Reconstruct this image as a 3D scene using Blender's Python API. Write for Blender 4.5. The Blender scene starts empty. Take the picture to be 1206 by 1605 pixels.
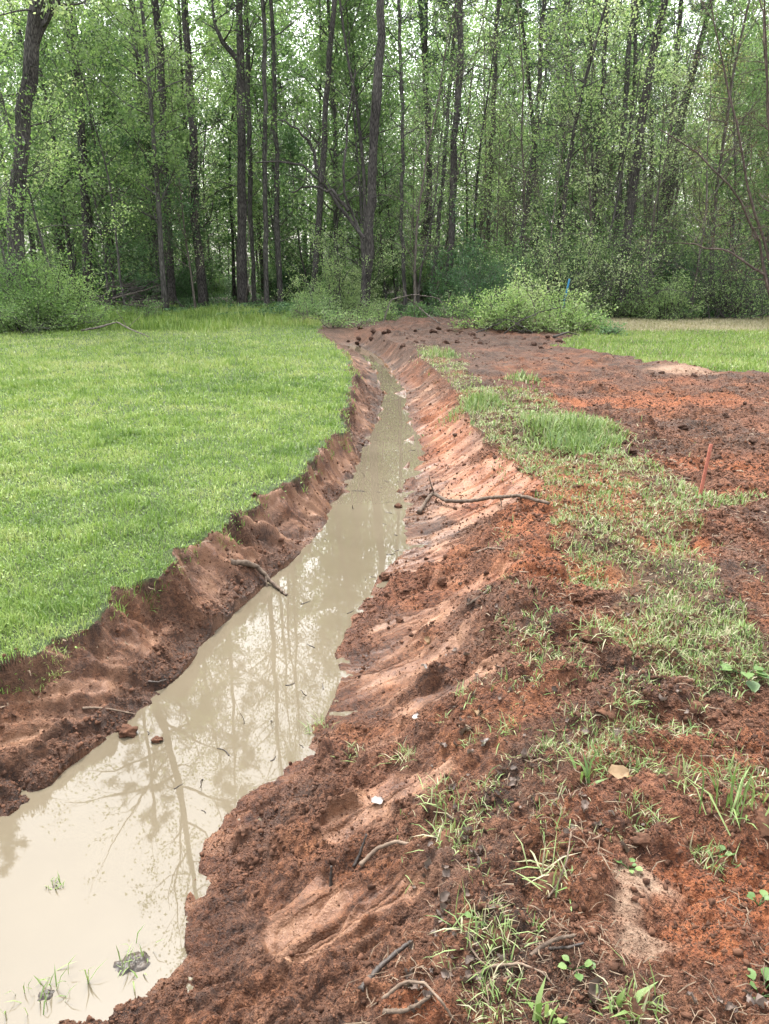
import bpy, math, numpy as np
from mathutils import Vector
R = math.radians
sc = bpy.context.scene
COL = sc.collection

# ---------------------------------------------------------------- camera, world, sun, exposure
CAM_H, PITCH, FPX, CX, CY = 1.6, R(18.04), 1159.0, 603.0, 802.5
cam_d = bpy.data.cameras.new('camera'); cam = bpy.data.objects.new('camera', cam_d); COL.objects.link(cam)
cam_d.sensor_fit = 'VERTICAL'; cam_d.sensor_height = 24.0; cam_d.lens = 24.0 * FPX / 1605.0
cam_d.clip_start = 0.05; cam_d.clip_end = 2000
cam.location = (0, 0, CAM_H); cam.rotation_euler = (R(90) - PITCH, 0, 0)
sc.camera = cam

SUN_EL, SUN_AZ = R(65), R(-20)          # high soft sun above the wood, through thin bright cloud
w = bpy.data.worlds.new('World'); sc.world = w; w.use_nodes = True
nt = w.node_tree; bg = nt.nodes['Background']
sky = nt.nodes.new('ShaderNodeTexSky'); sky.sky_type = 'NISHITA'; sky.sun_disc = False
sky.sun_elevation = SUN_EL; sky.sun_rotation = SUN_AZ; sky.dust_density = 4.0; sky.air_density = 2.0; sky.ozone_density = 1.0
hs = nt.nodes.new('ShaderNodeHueSaturation'); hs.inputs['Saturation'].default_value = 0.22
nt.links.new(sky.outputs[0], hs.inputs['Color']); nt.links.new(hs.outputs[0], bg.inputs['Color'])
bg.inputs['Strength'].default_value = 0.15
sun_d = bpy.data.lights.new('sun', 'SUN'); sun_d.energy = 1.3; sun_d.angle = R(11); sun_d.color = (1.0, 0.95, 0.88)
sun = bpy.data.objects.new('sun', sun_d); COL.objects.link(sun)
sd = Vector((math.sin(SUN_AZ) * math.cos(SUN_EL), math.cos(SUN_AZ) * math.cos(SUN_EL), math.sin(SUN_EL)))
sun.rotation_euler = sd.to_track_quat('Z', 'Y').to_euler(); sun.location = sd * 60
sc.view_settings.view_transform = 'Standard'; sc.view_settings.look = 'None'
sc.view_settings.exposure = 2.33; sc.view_settings.gamma = 1.0
sc.render.engine = 'CYCLES'
cy = sc.cycles
cy.max_bounces = 7; cy.diffuse_bounces = 4; cy.glossy_bounces = 3; cy.transmission_bounces = 4; cy.transparent_max_bounces = 6
cy.caustics_reflective = False; cy.caustics_refractive = False
cy.use_adaptive_sampling = True; cy.adaptive_threshold = 0.02
cy.use_denoising = True
try:
    cy.denoiser = 'OPENIMAGEDENOISE'; cy.denoising_prefilter = 'ACCURATE'
except Exception: pass

# ---------------------------------------------------------------- pixels to world points
_cp, _sp = math.cos(PITCH), math.sin(PITCH)
def ray(px, py):
    u = (np.asarray(px, float) - CX) / FPX; v = -(np.asarray(py, float) - CY) / FPX
    return np.stack([u, _cp + v * _sp, -_sp + v * _cp], -1)
def gnd(px, py, z=0.0):
    d = ray(px, py); t = (z - CAM_H) / d[..., 2]
    return d[..., 0] * t, d[..., 1] * t
def at(px, py, Y):
    d = ray(px, py); t = Y / d[..., 1]
    return np.array([d[..., 0] * t, Y + 0 * t, CAM_H + d[..., 2] * t]).T

# ---------------------------------------------------------------- noise
def _h(ix, iy, s):
    n = ix.astype(np.int64).astype(np.uint32) * np.uint32(374761393) + iy.astype(np.int64).astype(np.uint32) * np.uint32(668265263) + np.uint32((s * 974634777) & 0xffffffff)
    n = (n ^ (n >> np.uint32(13))) * np.uint32(1274126177)
    n = (n ^ (n >> np.uint32(16))) * np.uint32(2246822519)
    return ((n ^ (n >> np.uint32(15))) >> np.uint32(8)).astype(np.float32) / np.float32(0xffffff)
def vn(x, y, s=0):
    x, y = np.asarray(x, float), np.asarray(y, float)
    ix, iy = np.floor(x), np.floor(y); fx, fy = (x - ix).astype(np.float32), (y - iy).astype(np.float32)
    fx = fx * fx * fx * (fx * (fx * 6 - 15) + 10); fy = fy * fy * fy * (fy * (fy * 6 - 15) + 10)
    a, b, c, d = _h(ix, iy, s), _h(ix + 1, iy, s), _h(ix, iy + 1, s), _h(ix + 1, iy + 1, s)
    return (a + (b - a) * fx + (c - a) * fy + (a - b - c + d) * fx * fy) * 2 - 1
def fbm(x, y, o=4, s=0, g=0.5):
    r, a, t = 0, 1.0, 0
    for i in range(o):
        r = r + a * vn(x * 2**i * (1 + .03 * i) + 17 * i, y * 2**i * (1 + .03 * i) - 9 * i, s + i); t += a; a *= g
    return r / t
def clods(x, y, sz, s, cover=.8):
    x, y = x / sz, y / sz
    ix, iy = np.floor(x), np.floor(y); fx, fy = (x - ix).astype(np.float32), (y - iy).astype(np.float32); h = np.zeros(x.shape, np.float32)
    for dx in (-1, 0, 1):
        for dy in (-1, 0, 1):
            cx, cy_ = ix + dx, iy + dy
            px, py = dx + _h(cx, cy_, s), dy + _h(cx, cy_, s + 1)
            r = .25 + .5 * _h(cx, cy_, s + 2); on = _h(cx, cy_, s + 3) < cover
            a = 6.283 * _h(cx, cy_, s + 4); e = .7 + .6 * _h(cx, cy_, s + 5)
            ddx, ddy = fx - px, fy - py
            u = ddx * np.cos(a) + ddy * np.sin(a); v = (-ddx * np.sin(a) + ddy * np.cos(a)) * e
            q = r * r - (u * u + v * v)
            h = np.maximum(h, np.where(on & (q > 0), np.sqrt(np.maximum(q, 0)), 0))
    return h * sz
def ss(a, b, x):
    t = np.clip((x - a) / (b - a), 0, 1); return t * t * (3 - 2 * t)

# ---------------------------------------------------------------- the lie of the land
ZW = -0.36
def curve(pts, z, extra_near=(), extra_far=()):
    p = np.array(pts, float); X, Y = gnd(p[:, 0], p[:, 1], z)
    L = sorted([(b, a) for a, b in zip(X, Y)] + [(y, x) for x, y in extra_near] + [(y, x) for x, y in extra_far])
    L = np.array(L); return L[:, 0], L[:, 1]
LC = curve([(0,1045),(70,1022),(150,985),(200,935),(250,890),(335,830),(430,768),(490,720),(535,670),(553,600),(548,565),(523,540),(500,525)], 0, [(-3.4,1.2),(-6,-1)], [(-1.9,22),(-2.0,24.5),(-2.4,27),(-4,40)])
LW = curve([(0,1285),(60,1250),(110,1200),(200,1140),(250,1090),(320,1010),(385,940),(450,890),(500,840),(525,790),(565,735),(580,690),(595,655),(602,625),(592,590),(572,562),(545,547)], ZW, [(-2.7,1.2),(-5,-1)], [(-2.1,24)])
RW = curve([(130,1590),(240,1555),(285,1500),(285,1410),(325,1330),(400,1250),(480,1180),(520,1110),(535,1060),(520,1030),(545,985),(580,930),(610,890),(640,850),(632,800),(635,750),(650,700),(640,650),(633,610),(615,585),(598,562),(572,547)], ZW, [(-1.5,.9),(-4,-1)], [(-1.4,24)])
RC = curve([(760,1540),(770,1420),(790,1330),(790,1220),(790,1100),(810,960),(815,900),(830,830),(850,770),(800,720),(750,680),(725,630),(700,600),(670,570),(645,550),(615,537)], 0, [(.2,.9),(-2,-1)], [(-.6,24)])
def edges(Y, jit=True):
    o = []
    for k, (c, a) in enumerate(((LC, .12), (LW, .04), (RW, .05), (RC, .10))):
        x = np.interp(Y, c[0], c[1])
        if jit: x = x + a * fbm(Y * (2.6 if k == 0 else 3.5), Y * 0 + k * 7.3, 4, 40 + k)
        if jit and k == 0: x = x + .045 * fbm(Y * 9, Y * 0 + 3.1, 3, 47)
        o.append(x)
    o[1] = np.maximum(o[1], o[0] + .15); o[2] = np.maximum(o[2], o[1] + .08); o[3] = np.maximum(o[3], o[2] + .2)
    return o

def inpoly(X, Y, poly):
    r = np.zeros(X.shape, bool); n = len(poly)
    for i in range(n):
        x0, y0 = poly[i]; x1, y1 = poly[(i + 1) % n]
        c = ((y0 > Y) != (y1 > Y)); r ^= c & (X < (x1 - x0) * (Y - y0) / ((y1 - y0) if y1 != y0 else 1e-9) + x0)
    return r
def pixpoly(pts, z=0.0):
    p = np.array(pts, float); X, Y = gnd(p[:, 0], p[:, 1], z); return list(zip(X, Y))
STRIP = pixpoly([(650,542),(690,548),(730,575),(765,608),(850,614),(885,640),(958,672),(975,716),(1035,755),(1175,780),(1190,800),(1110,830),(1115,880),(1140,950),(1160,1040),(1100,1085),(1010,1080),(950,1010),(930,940),(890,890),(850,830),(845,765),(770,718),(728,660),(690,590)])
SPARSE = pixpoly([(790,860),(1000,840),(1206,900),(1206,1200),(1206,1330),(1000,1300),(900,1230),(700,1290),(690,1130),(770,1050),(770,900)])
FIELD = pixpoly([(870,545),(930,553),(1010,570),(1120,580),(1206,588),(1500,600),(1700,500),(1000,497),(930,500),(900,520)])
PALE = [(1000,1400,55,28),(985,1500,60,36),(960,1440,30,30),(1070,583,45,6),(975,1385,26,12)]  # pale clay; the thin far patch is a puddle's sky reflection painted as colour
CLAY = [(560,1420,125,42),(520,1480,80,25),(640,1235,90,30),(600,1010,70,30),(520,1440,70,40),(560,1270,60,30),(700,1085,70,12),(470,1400,60,60),(765,762,60,30),(715,782,60,22),(690,722,40,16),(760,705,40,14),(660,835,40,22),(640,950,60,20)]
RED = [(900,770,70,40),(930,800,80,40),(900,920,60,30),(1060,880,60,18),(690,660,40,40),(745,745,50,30),(830,900,60,30),(840,830,50,40),(1000,640,180,10),(1100,740,120,12),(1150,1440,120,50),(1120,1530,90,40),(650,1590,60,20)]
def blobs(X, Y, L, z, soft=.5):
    m = np.zeros_like(X)
    for px, py, rx, ry in L:
        cx, cy_ = gnd(px, py, z); ex = abs(gnd(px + rx, py, z)[0] - cx); ey = abs(gnd(px, py - ry, z)[1] - gnd(px, py + ry, z)[1]) / 2
        d = np.hypot((X - cx) / ex, (Y - cy_) / ey); m = np.maximum(m, 1 - ss(1 - soft, 1 + soft, d))
    return m

def terrain(X, Y, fine=True):
    """height and masks of the ground at X, Y"""
    xL, xl, xr, xR = edges(Y)
    end = 1 - ss(20.6, 22.6, Y)                       # the ditch runs out under the trees
    sp = np.maximum(.0035, .0030 * np.maximum(Y, 0) + .0015)
    def fade(s): return np.clip((s / sp - 2.2) / 3, 0, 1)
    big = .05 * fbm(X * .25, Y * .25, 3, 3)
    z = big * ss(2, 8, Y)
    lawn = (X < xL).astype(float)
    lawnd = xL - X
    uL = np.clip((X - xL) / (xl - xL), 0, 1); uR = np.clip((X - xr) / (xR - xr), 0, 1)
    inb = (X >= xL) & (X <= xl); inw = (X > xl) & (X < xr); inr = (X >= xr) & (X <= xR); spoil = X > xR
    bed = ZW - .10 * np.sin(np.pi * np.clip((X - xl) / (xr - xl), 0, 1)) ** .7
    # mud bars that cross the water further up
    bar = np.zeros_like(X)
    for by, bh, bw in ((735, .10, .05), (692, .12, .07), (660, .11, .10), (640, .11, .10), (618, .12, .14), (600, .11, .15), (585, .12, .2), (572, .12, .3), (770, .075, .04)):
        Yb = gnd(600, by, ZW)[1]
        bar += (.86 if by < 690 else .95) * bh * np.exp(-((Y + .25 * fbm(X * 3, Y, 2, 5) - Yb) / bw) ** 2) * (.75 + .6 * fbm(X * 4, Y * 3, 3, 61))
    bed = bed + bar
    pl = -ZW
    prof_l = -pl * (uL ** 1.0 * .62 + .38 * (1 - (1 - uL) ** 2.4))
    prof_r = -pl * (1 - uR ** 1.35)
    kL = np.clip(ss(0, .10, uL) * (1 - ss(.82, 1, uL)), 0, 1) * inb
    kR = np.clip(ss(0, .15, uR) * (1 - ss(.8, 1.0, uR)), 0, 1) * inr
    wob = .12 * fbm(X * 1.4, Y * 1.4, 2, 70)
    vL = Y - 1.1 * (X - xl) + wob; vR = Y - .12 * (X - xr) - .35 * (X - xr) ** 2 + wob
    v = np.where(inb, vL, vR); u = np.where(inb, uL, uR)
    s1 = vn(v * 4.2, u * .8, 11); s2 = vn(v * 11, u * 1.3, 12); s3 = vn(v * 27, u * 2.2, 13); s4 = vn(v * 60, u * 3, 14)
    def saw(q, e=.22):
        f = q - np.floor(q); return np.where(f < 1 - e, f / (1 - e), (1 - f) / e) - .5
    sw = saw(v * 2.0 + 1.1 * vn(v * .9, u * .3, 73) + .6 * fbm(X * 1.5, Y * 1.5, 3, 16), .09); sw2 = saw(v * 5.7 + 1.3 * vn(v * 1.9, u * .5, 74) + .8 * fbm(X * 2.5, Y * 2.5, 3, 17), .16)
    rough = fbm(X * 5, Y * 5, 4, 71)
    up = np.clip(uL + kL * (.10 * sw * (.6 + 1.0 * s1) + .11 * sw2 * fade(.1) + .05 * s2 * fade(.09) + .05 * s3 * fade(.04) + .028 * s4 * fade(.017) + .20 * rough + .05 * fbm(v * 14, u * 2, 3, 72) * fade(.06)), 0, 1)
    prof_l = -pl * (up * .55 + .45 * (1 - (1 - up) ** 2.6))
    zd = np.where(inb, prof_l, np.where(inw, bed, np.where(inr, prof_r, 0)))
    z = z + zd * end
    out = {}
    bk = kR * (.55 + .45 * ss(-.4, .3, fbm(X * .9, Y * .9, 2, 15)))
    z = z + bk * (.040 * sw * (.5 + 1.1 * s1) + .030 * sw2 * fade(.1) * (.5 + .8 * vn(v * 1.3, u * 2, 18)) + .018 * s2 * fade(.09) + .013 * s3 * fade(.04) + .006 * s4 * fade(.017) + .028 * rough)
    # loose earth: on the spoil side everywhere, on the banks in drifts
    loose = fbm(X * 1.3, Y * 1.3, 4, 21)
    cl = blobs(X, Y, CLAY, -.15)
    stripe = fbm(v * 2.6, u * .9, 3, 19)
    dr_r = ss(-.30, .12, .6 * loose + .6 * stripe + .35 * ss(.45, 1, uR) - .02 + .30 * (1 - ss(2.6, 3.8, Y)) - .16 * ss(3.6, 5, Y) + .25 * ss(10, 16, Y) - 1.0 * cl) * inr
    dr_l = ss(-.12, .18, .6 * loose + .7 * fbm(vL * 2.0, uL * 1.3, 3, 23) + .32 * ss(.5, .8, uL) + .45 * (1 - ss(.0, .14, uL)) - .09) * inb
    pale = blobs(X + .09 * fbm(X * 7, Y * 7, 4, 31), Y + .09 * fbm(X * 7, Y * 7, 4, 32), PALE, 0, .45)
    gx = X + .22 * fbm(X * 2.1, Y * 2.1, 4, 51); gy = Y + .35 * fbm(X * 2.1, Y * 2.1, 4, 52)
    g_strip = inpoly(gx, gy, STRIP).astype(float); g_sparse = inpoly(gx, gy, SPARSE).astype(float)
    g_field = inpoly(X + .3 * fbm(X * 1.2, Y * 1.2, 3, 54), Y + .6 * fbm(X * .8, Y * .8, 3, 53), FIELD).astype(float)
    forest = ss(27, 31, Y + 2.0 * fbm(X * .3, Y * .3, 3, 55) + np.where((X < -1), -1.0, 0.8))
    dr_r = dr_r * (.25 + .75 * ss(.02, .16, uR + .1 * loose))
    dirt = np.clip(spoil * (1 - .45 * g_strip) * (1 - g_field) * (1 - forest) + dr_r + dr_l + .25 * inr + .22 * inb, 0, 1)
    dirt = dirt * (1 - .8 * pale * (Y < 6))
    hump = fbm(X * 1.6, Y * 1.6, 4, 22) + .5 * fbm(X * 4.5, Y * 4.5, 3, 24)
    z = z + (spoil * (1 - g_field) * (1 - forest) * (.085 * hump + .02) * ss(0, .5, X - xR + .15)) + (dr_r + dr_l) * .02 * hump
    z = z + .07 * spoil * np.exp(-((X - xR - .35) / .35) ** 2) * (1 - ss(17, 20, Y)) * ss(-.3, .5, fbm(X * .8, Y * .8, 2, 77))
    z = z + .17 * (1 + .7 * fbm(X * 1.4, Y * 1.4, 4, 97)) * np.exp(-((X - 1.0) / 1.3) ** 2 - ((Y - 22.6) / 1.4) ** 2) + .15 * np.exp(-((X - 3) / 2.2) ** 2 - ((Y - 23) / 1.5) ** 2)
    if fine:
        cm = ss(-.35, .25, fbm(X * 2.3, Y * 2.3, 3, 25)); cm2 = ss(-.3, .3, fbm(X * 6, Y * 6, 2, 26))
        z = z + dirt * (.30 * clods(X, Y, .34, 100, .45) * cm * cm2 * fade(.3) + .62 * clods(X, Y, .13, 110, .65) * cm * fade(.12)
                        + .75 * clods(X, Y, .052, 120, .8) * (.35 + .65 * cm2) * fade(.052) + .95 * clods(X, Y, .024, 130, .9) * fade(.022) + .02 * fbm(X * 11, Y * 11, 4, 29) * fade(.09)
                        + .012 * fbm(X * 28, Y * 28, 3, 27) * fade(.05))
        # torn sod standing up along the lawn's edge
        lip = np.exp(-((X - xL - .02) / .06) ** 2) * (Y < 24) * (X > xL - .15)
        z = z + lip * (.035 * fbm(X * 7, Y * 7, 3, 33) + .45 * clods(X, Y, .07, 140, .5) * fade(.08))
        z = z + lawn * (.012 * fbm(X * 3, Y * 3, 3, 34) + .006 * fbm(X * 22, Y * 22, 2, 35) * fade(.06))
        z = z + (inb + inr) * (.016 * fbm(X * 13, Y * 13, 3, 36) * fade(.06) + .006 * fbm(X * 45, Y * 45, 2, 39) * fade(.03))
        z = z + pale * (Y < 6) * (.012 + .014 * fbm(X * 14, Y * 30, 4, 37))
        z = z + forest * .08 * fbm(X * .8, Y * .8, 4, 38)
    far = ss(60, 400, Y) * 0; z = z + far
    streak = ss(-.30, .22, .6 * vn(v * 8, u * 1.0, 81) + .5 * vn(v * 19, u * 1.6, 82) + .35 * vn(v * 41, u * 2.4, 83) + .35 * s1 + .5 * cl)
    stk = np.where(inb, .45 + .55 * streak, np.where(inr, .22 + .78 * streak, 1))
    if fine: z = z + cl * (inr + spoil) * (.014 * vn(v * 26, X * 1.6, 84) * fade(.045) + .007 * vn(v * 66, X * 2.5, 85) * fade(.018) + .02 * sw2)
    stk = stk * (1 - .6 * cl * ss(.0, .5, vn(v * 26, X * 1.6, 84) + .5 * vn(v * 66, X * 2.5, 85) + .4 * loose))
    clay = np.clip(stk * (inb * (1 - .85 * dr_l) + inr * (1 - .9 * dr_r) + inw) * end * (1 - .6 * ss(18, 20, Y)), 0, 1)
    wet = (1 - ss(ZW + .01, ZW + .10 + .05 * fbm(X * 5, Y * 5, 3, 39), z)) * ((X > xL) & (X < xR) & (Y < 22.5))
    red = np.clip(blobs(X + .1 * hump, Y + .1 * hump, RED, -.05) * .9 + .5 * ss(.05, .5, fbm(X * .9, Y * .9 + 5, 4, 41)) * (spoil + inr), 0, 1)
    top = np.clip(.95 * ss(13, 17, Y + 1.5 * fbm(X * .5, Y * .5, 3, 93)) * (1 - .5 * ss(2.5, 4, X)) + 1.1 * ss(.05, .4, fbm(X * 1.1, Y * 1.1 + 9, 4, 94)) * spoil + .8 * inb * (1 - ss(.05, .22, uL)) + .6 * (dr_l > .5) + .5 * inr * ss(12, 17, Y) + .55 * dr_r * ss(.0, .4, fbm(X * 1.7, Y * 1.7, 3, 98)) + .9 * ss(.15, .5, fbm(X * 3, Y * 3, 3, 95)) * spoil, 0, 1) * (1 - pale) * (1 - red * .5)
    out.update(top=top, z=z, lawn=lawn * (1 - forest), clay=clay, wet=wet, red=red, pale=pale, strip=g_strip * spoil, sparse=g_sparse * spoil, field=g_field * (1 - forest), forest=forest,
               dirt=dirt, xL=xL, xl=xl, xr=xr, xR=xR, spoil=spoil * 1.0, inw=inw * 1.0, lawnd=lawnd, inr=inr * 1.0, inb=inb * 1.0, uR=uR, uL=uL)
    return out
def hz(X, Y):
    X = np.atleast_1d(np.asarray(X, float)); Y = np.atleast_1d(np.asarray(Y, float))
    return terrain(X, Y)['z']

# ---------------------------------------------------------------- mesh and object helpers
def np_mesh(name, V, faces, smooth=True, attrs=None, cols=None):
    V = np.ascontiguousarray(V, np.float32).reshape(-1, 3)
    me = bpy.data.meshes.new(name)
    if not isinstance(faces, (list, tuple)): faces = [faces]
    faces = [np.asarray(f, np.int32) for f in faces if len(f)]
    loops = np.concatenate([f.ravel() for f in faces]); tot = np.concatenate([np.full(len(f), f.shape[1], np.int32) for f in faces])
    start = np.concatenate([[0], np.cumsum(tot)[:-1]]).astype(np.int32)
    me.vertices.add(len(V)); me.vertices.foreach_set('co', V.ravel())
    me.loops.add(len(loops)); me.loops.foreach_set('vertex_index', loops)
    me.polygons.add(len(tot)); me.polygons.foreach_set('loop_start', start); me.polygons.foreach_set('loop_total', tot)
    me.update(calc_edges=True)
    if smooth: me.polygons.foreach_set('use_smooth', np.ones(len(tot), bool))
    for k, a in (attrs or {}).items():
        at_ = me.attributes.new(k, 'FLOAT', 'POINT'); at_.data.foreach_set('value', np.ascontiguousarray(a, np.float32).ravel())
    for k, a in (cols or {}).items():
        at_ = me.attributes.new(k, 'FLOAT_COLOR', 'POINT'); at_.data.foreach_set('color', np.ascontiguousarray(a, np.float32).ravel())
    me.validate(); return me
def link(name, data, mat=None, parent=None, loc=None):
    if mat is not None and data is not None and not data.materials: data.materials.append(mat)
    o = bpy.data.objects.new(name, data); COL.objects.link(o)
    if parent is not None: o.parent = parent
    if loc is not None: o.location = loc
    return o
def tag(o, label=None, cat=None, group=None, kind=None):
    for k, v in (('label', label), ('category', cat), ('group', group), ('kind', kind)):
        if v: o[k] = v
    return o
def thing(name, label, cat, loc=(0, 0, 0), group=None):
    return tag(link(name, None, None, None, loc), label, cat, group)
def dup(root, loc, rz=0.0, s=1.0, label=None, group=None, rx=0.0, ry=0.0):
    c = root.copy(); COL.objects.link(c); c.location = loc; c.rotation_euler = (rx, ry, rz)
    c.scale = (s, s, s) if not isinstance(s, tuple) else s
    if label: c['label'] = label
    if group: c['group'] = group
    for ch in root.children:
        d = ch.copy(); COL.objects.link(d); d.parent = c
        for g in ch.children:
            e = g.copy(); COL.objects.link(e); e.parent = d
    return c

class MB:
    """collects tubes and leaves into one mesh"""
    def __init__(s): s.V, s.Q, s.T, s.A, s.n = [], [], [], [], 0
    def add(s, V, Q=None, T=None, a=0.0):
        V = np.asarray(V, float).reshape(-1, 3); s.V.append(V)
        if Q is not None and len(Q): s.Q.append(np.asarray(Q) + s.n)
        if T is not None and len(T): s.T.append(np.asarray(T) + s.n)
        s.A.append(np.broadcast_to(np.asarray(a, float).ravel() if np.ndim(a) else a, (len(V),)).copy()); s.n += len(V)
    def tube(s, P, r, n=6, cap=True, a=0.0, rough=0.0, rng=None):
        P = np.asarray(P, float); m = len(P); r = np.broadcast_to(np.asarray(r, float), (m,))
        t = np.gradient(P, axis=0); t /= np.linalg.norm(t, axis=1)[:, None] + 1e-12
        ref = np.array([1.0, 0.13, 0.07]) if abs(t[:, 0]).mean() < .8 else np.array([.1, 1.0, .1])
        n1 = np.cross(t, ref); n1 /= np.linalg.norm(n1, axis=1)[:, None] + 1e-12; n2 = np.cross(t, n1)
        an = np.linspace(0, 2 * np.pi, n, endpoint=False)
        rr = r[:, None] * np.ones(n)
        if rough and rng is not None: rr = rr * (1 + rough * rng.normal(size=rr.shape))
        V = P[:, None] + rr[..., None] * (np.cos(an)[:, None] * n1[:, None] + np.sin(an)[:, None] * n2[:, None])
        i = np.arange(m - 1)[:, None] * n; j = np.arange(n); k = (j + 1) % n
        Q = np.stack([i + j, i + k, i + n + k, i + n + j], -1).reshape(-1, 4)
        V = V.reshape(-1, 3); T = []
        if cap:
            V = np.vstack([V, P[:1], P[-1:]]); b, e = m * n, m * n + 1; o = (m - 1) * n
            T = np.vstack([np.stack([k, j, np.full(n, b)], -1), np.stack([o + j, o + k, np.full(n, e)], -1)])
        s.add(V, Q, T, a)
    def mesh(s, name, smooth=True):
        f = []
        if s.Q: f.append(np.vstack(s.Q))
        if s.T: f.append(np.vstack(s.T))
        return np_mesh(name, np.vstack(s.V), f, smooth, {'v': np.concatenate(s.A)})

# ---------------------------------------------------------------- materials
def mat(name):
    m = bpy.data.materials.new(name); m.use_nodes = True
    n = m.node_tree.nodes; p = n['Principled BSDF']; return m, m.node_tree, n, p, m.node_tree.links
def N(nt_, t, **kw):
    n = nt_.nodes.new(t)
    for k, v in kw.items():
        if hasattr(n, k): setattr(n, k, v)
        else: n.inputs[k].default_value = v
    return n
def ramp(nt_, fac, stops):
    r = nt_.nodes.new('ShaderNodeValToRGB'); e = r.color_ramp.elements
    while len(e) < len(stops): e.new(.5)
    for el, (p, c) in zip(e, stops): el.position = p; el.color = (*c, 1) if len(c) == 3 else c
    nt_.links.new(fac, r.inputs[0]); return r.outputs[0]
def mix(nt_, fac, a, b, mode='MIX'):
    m = nt_.nodes.new('ShaderNodeMix'); m.data_type = 'RGBA'; m.blend_type = mode
    for s, v in ((0, fac), (6, a), (7, b)):
        if isinstance(v, (int, float)): m.inputs[s].default_value = v
        elif isinstance(v, tuple): m.inputs[s].default_value = (*v, 1) if len(v) == 3 else v
        else: nt_.links.new(v, m.inputs[s])
    return m.outputs[2]
def noise(nt_, vec, scale, detail=4, rough=.55):
    n = N(nt_, 'ShaderNodeTexNoise'); n.inputs['Scale'].default_value = scale; n.inputs['Detail'].default_value = detail; n.inputs['Roughness'].default_value = rough
    if vec is not None: nt_.links.new(vec, n.inputs['Vector'])
    return n.outputs['Fac']
def math_(nt_, op, a, b=0.0, c=None):
    m = nt_.nodes.new('ShaderNodeMath'); m.operation = op
    for i, v in enumerate((a, b) if c is None else (a, b, c)):
        if isinstance(v, (int, float)): m.inputs[i].default_value = v
        else: nt_.links.new(v, m.inputs[i])
    return m.outputs[0]

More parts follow.
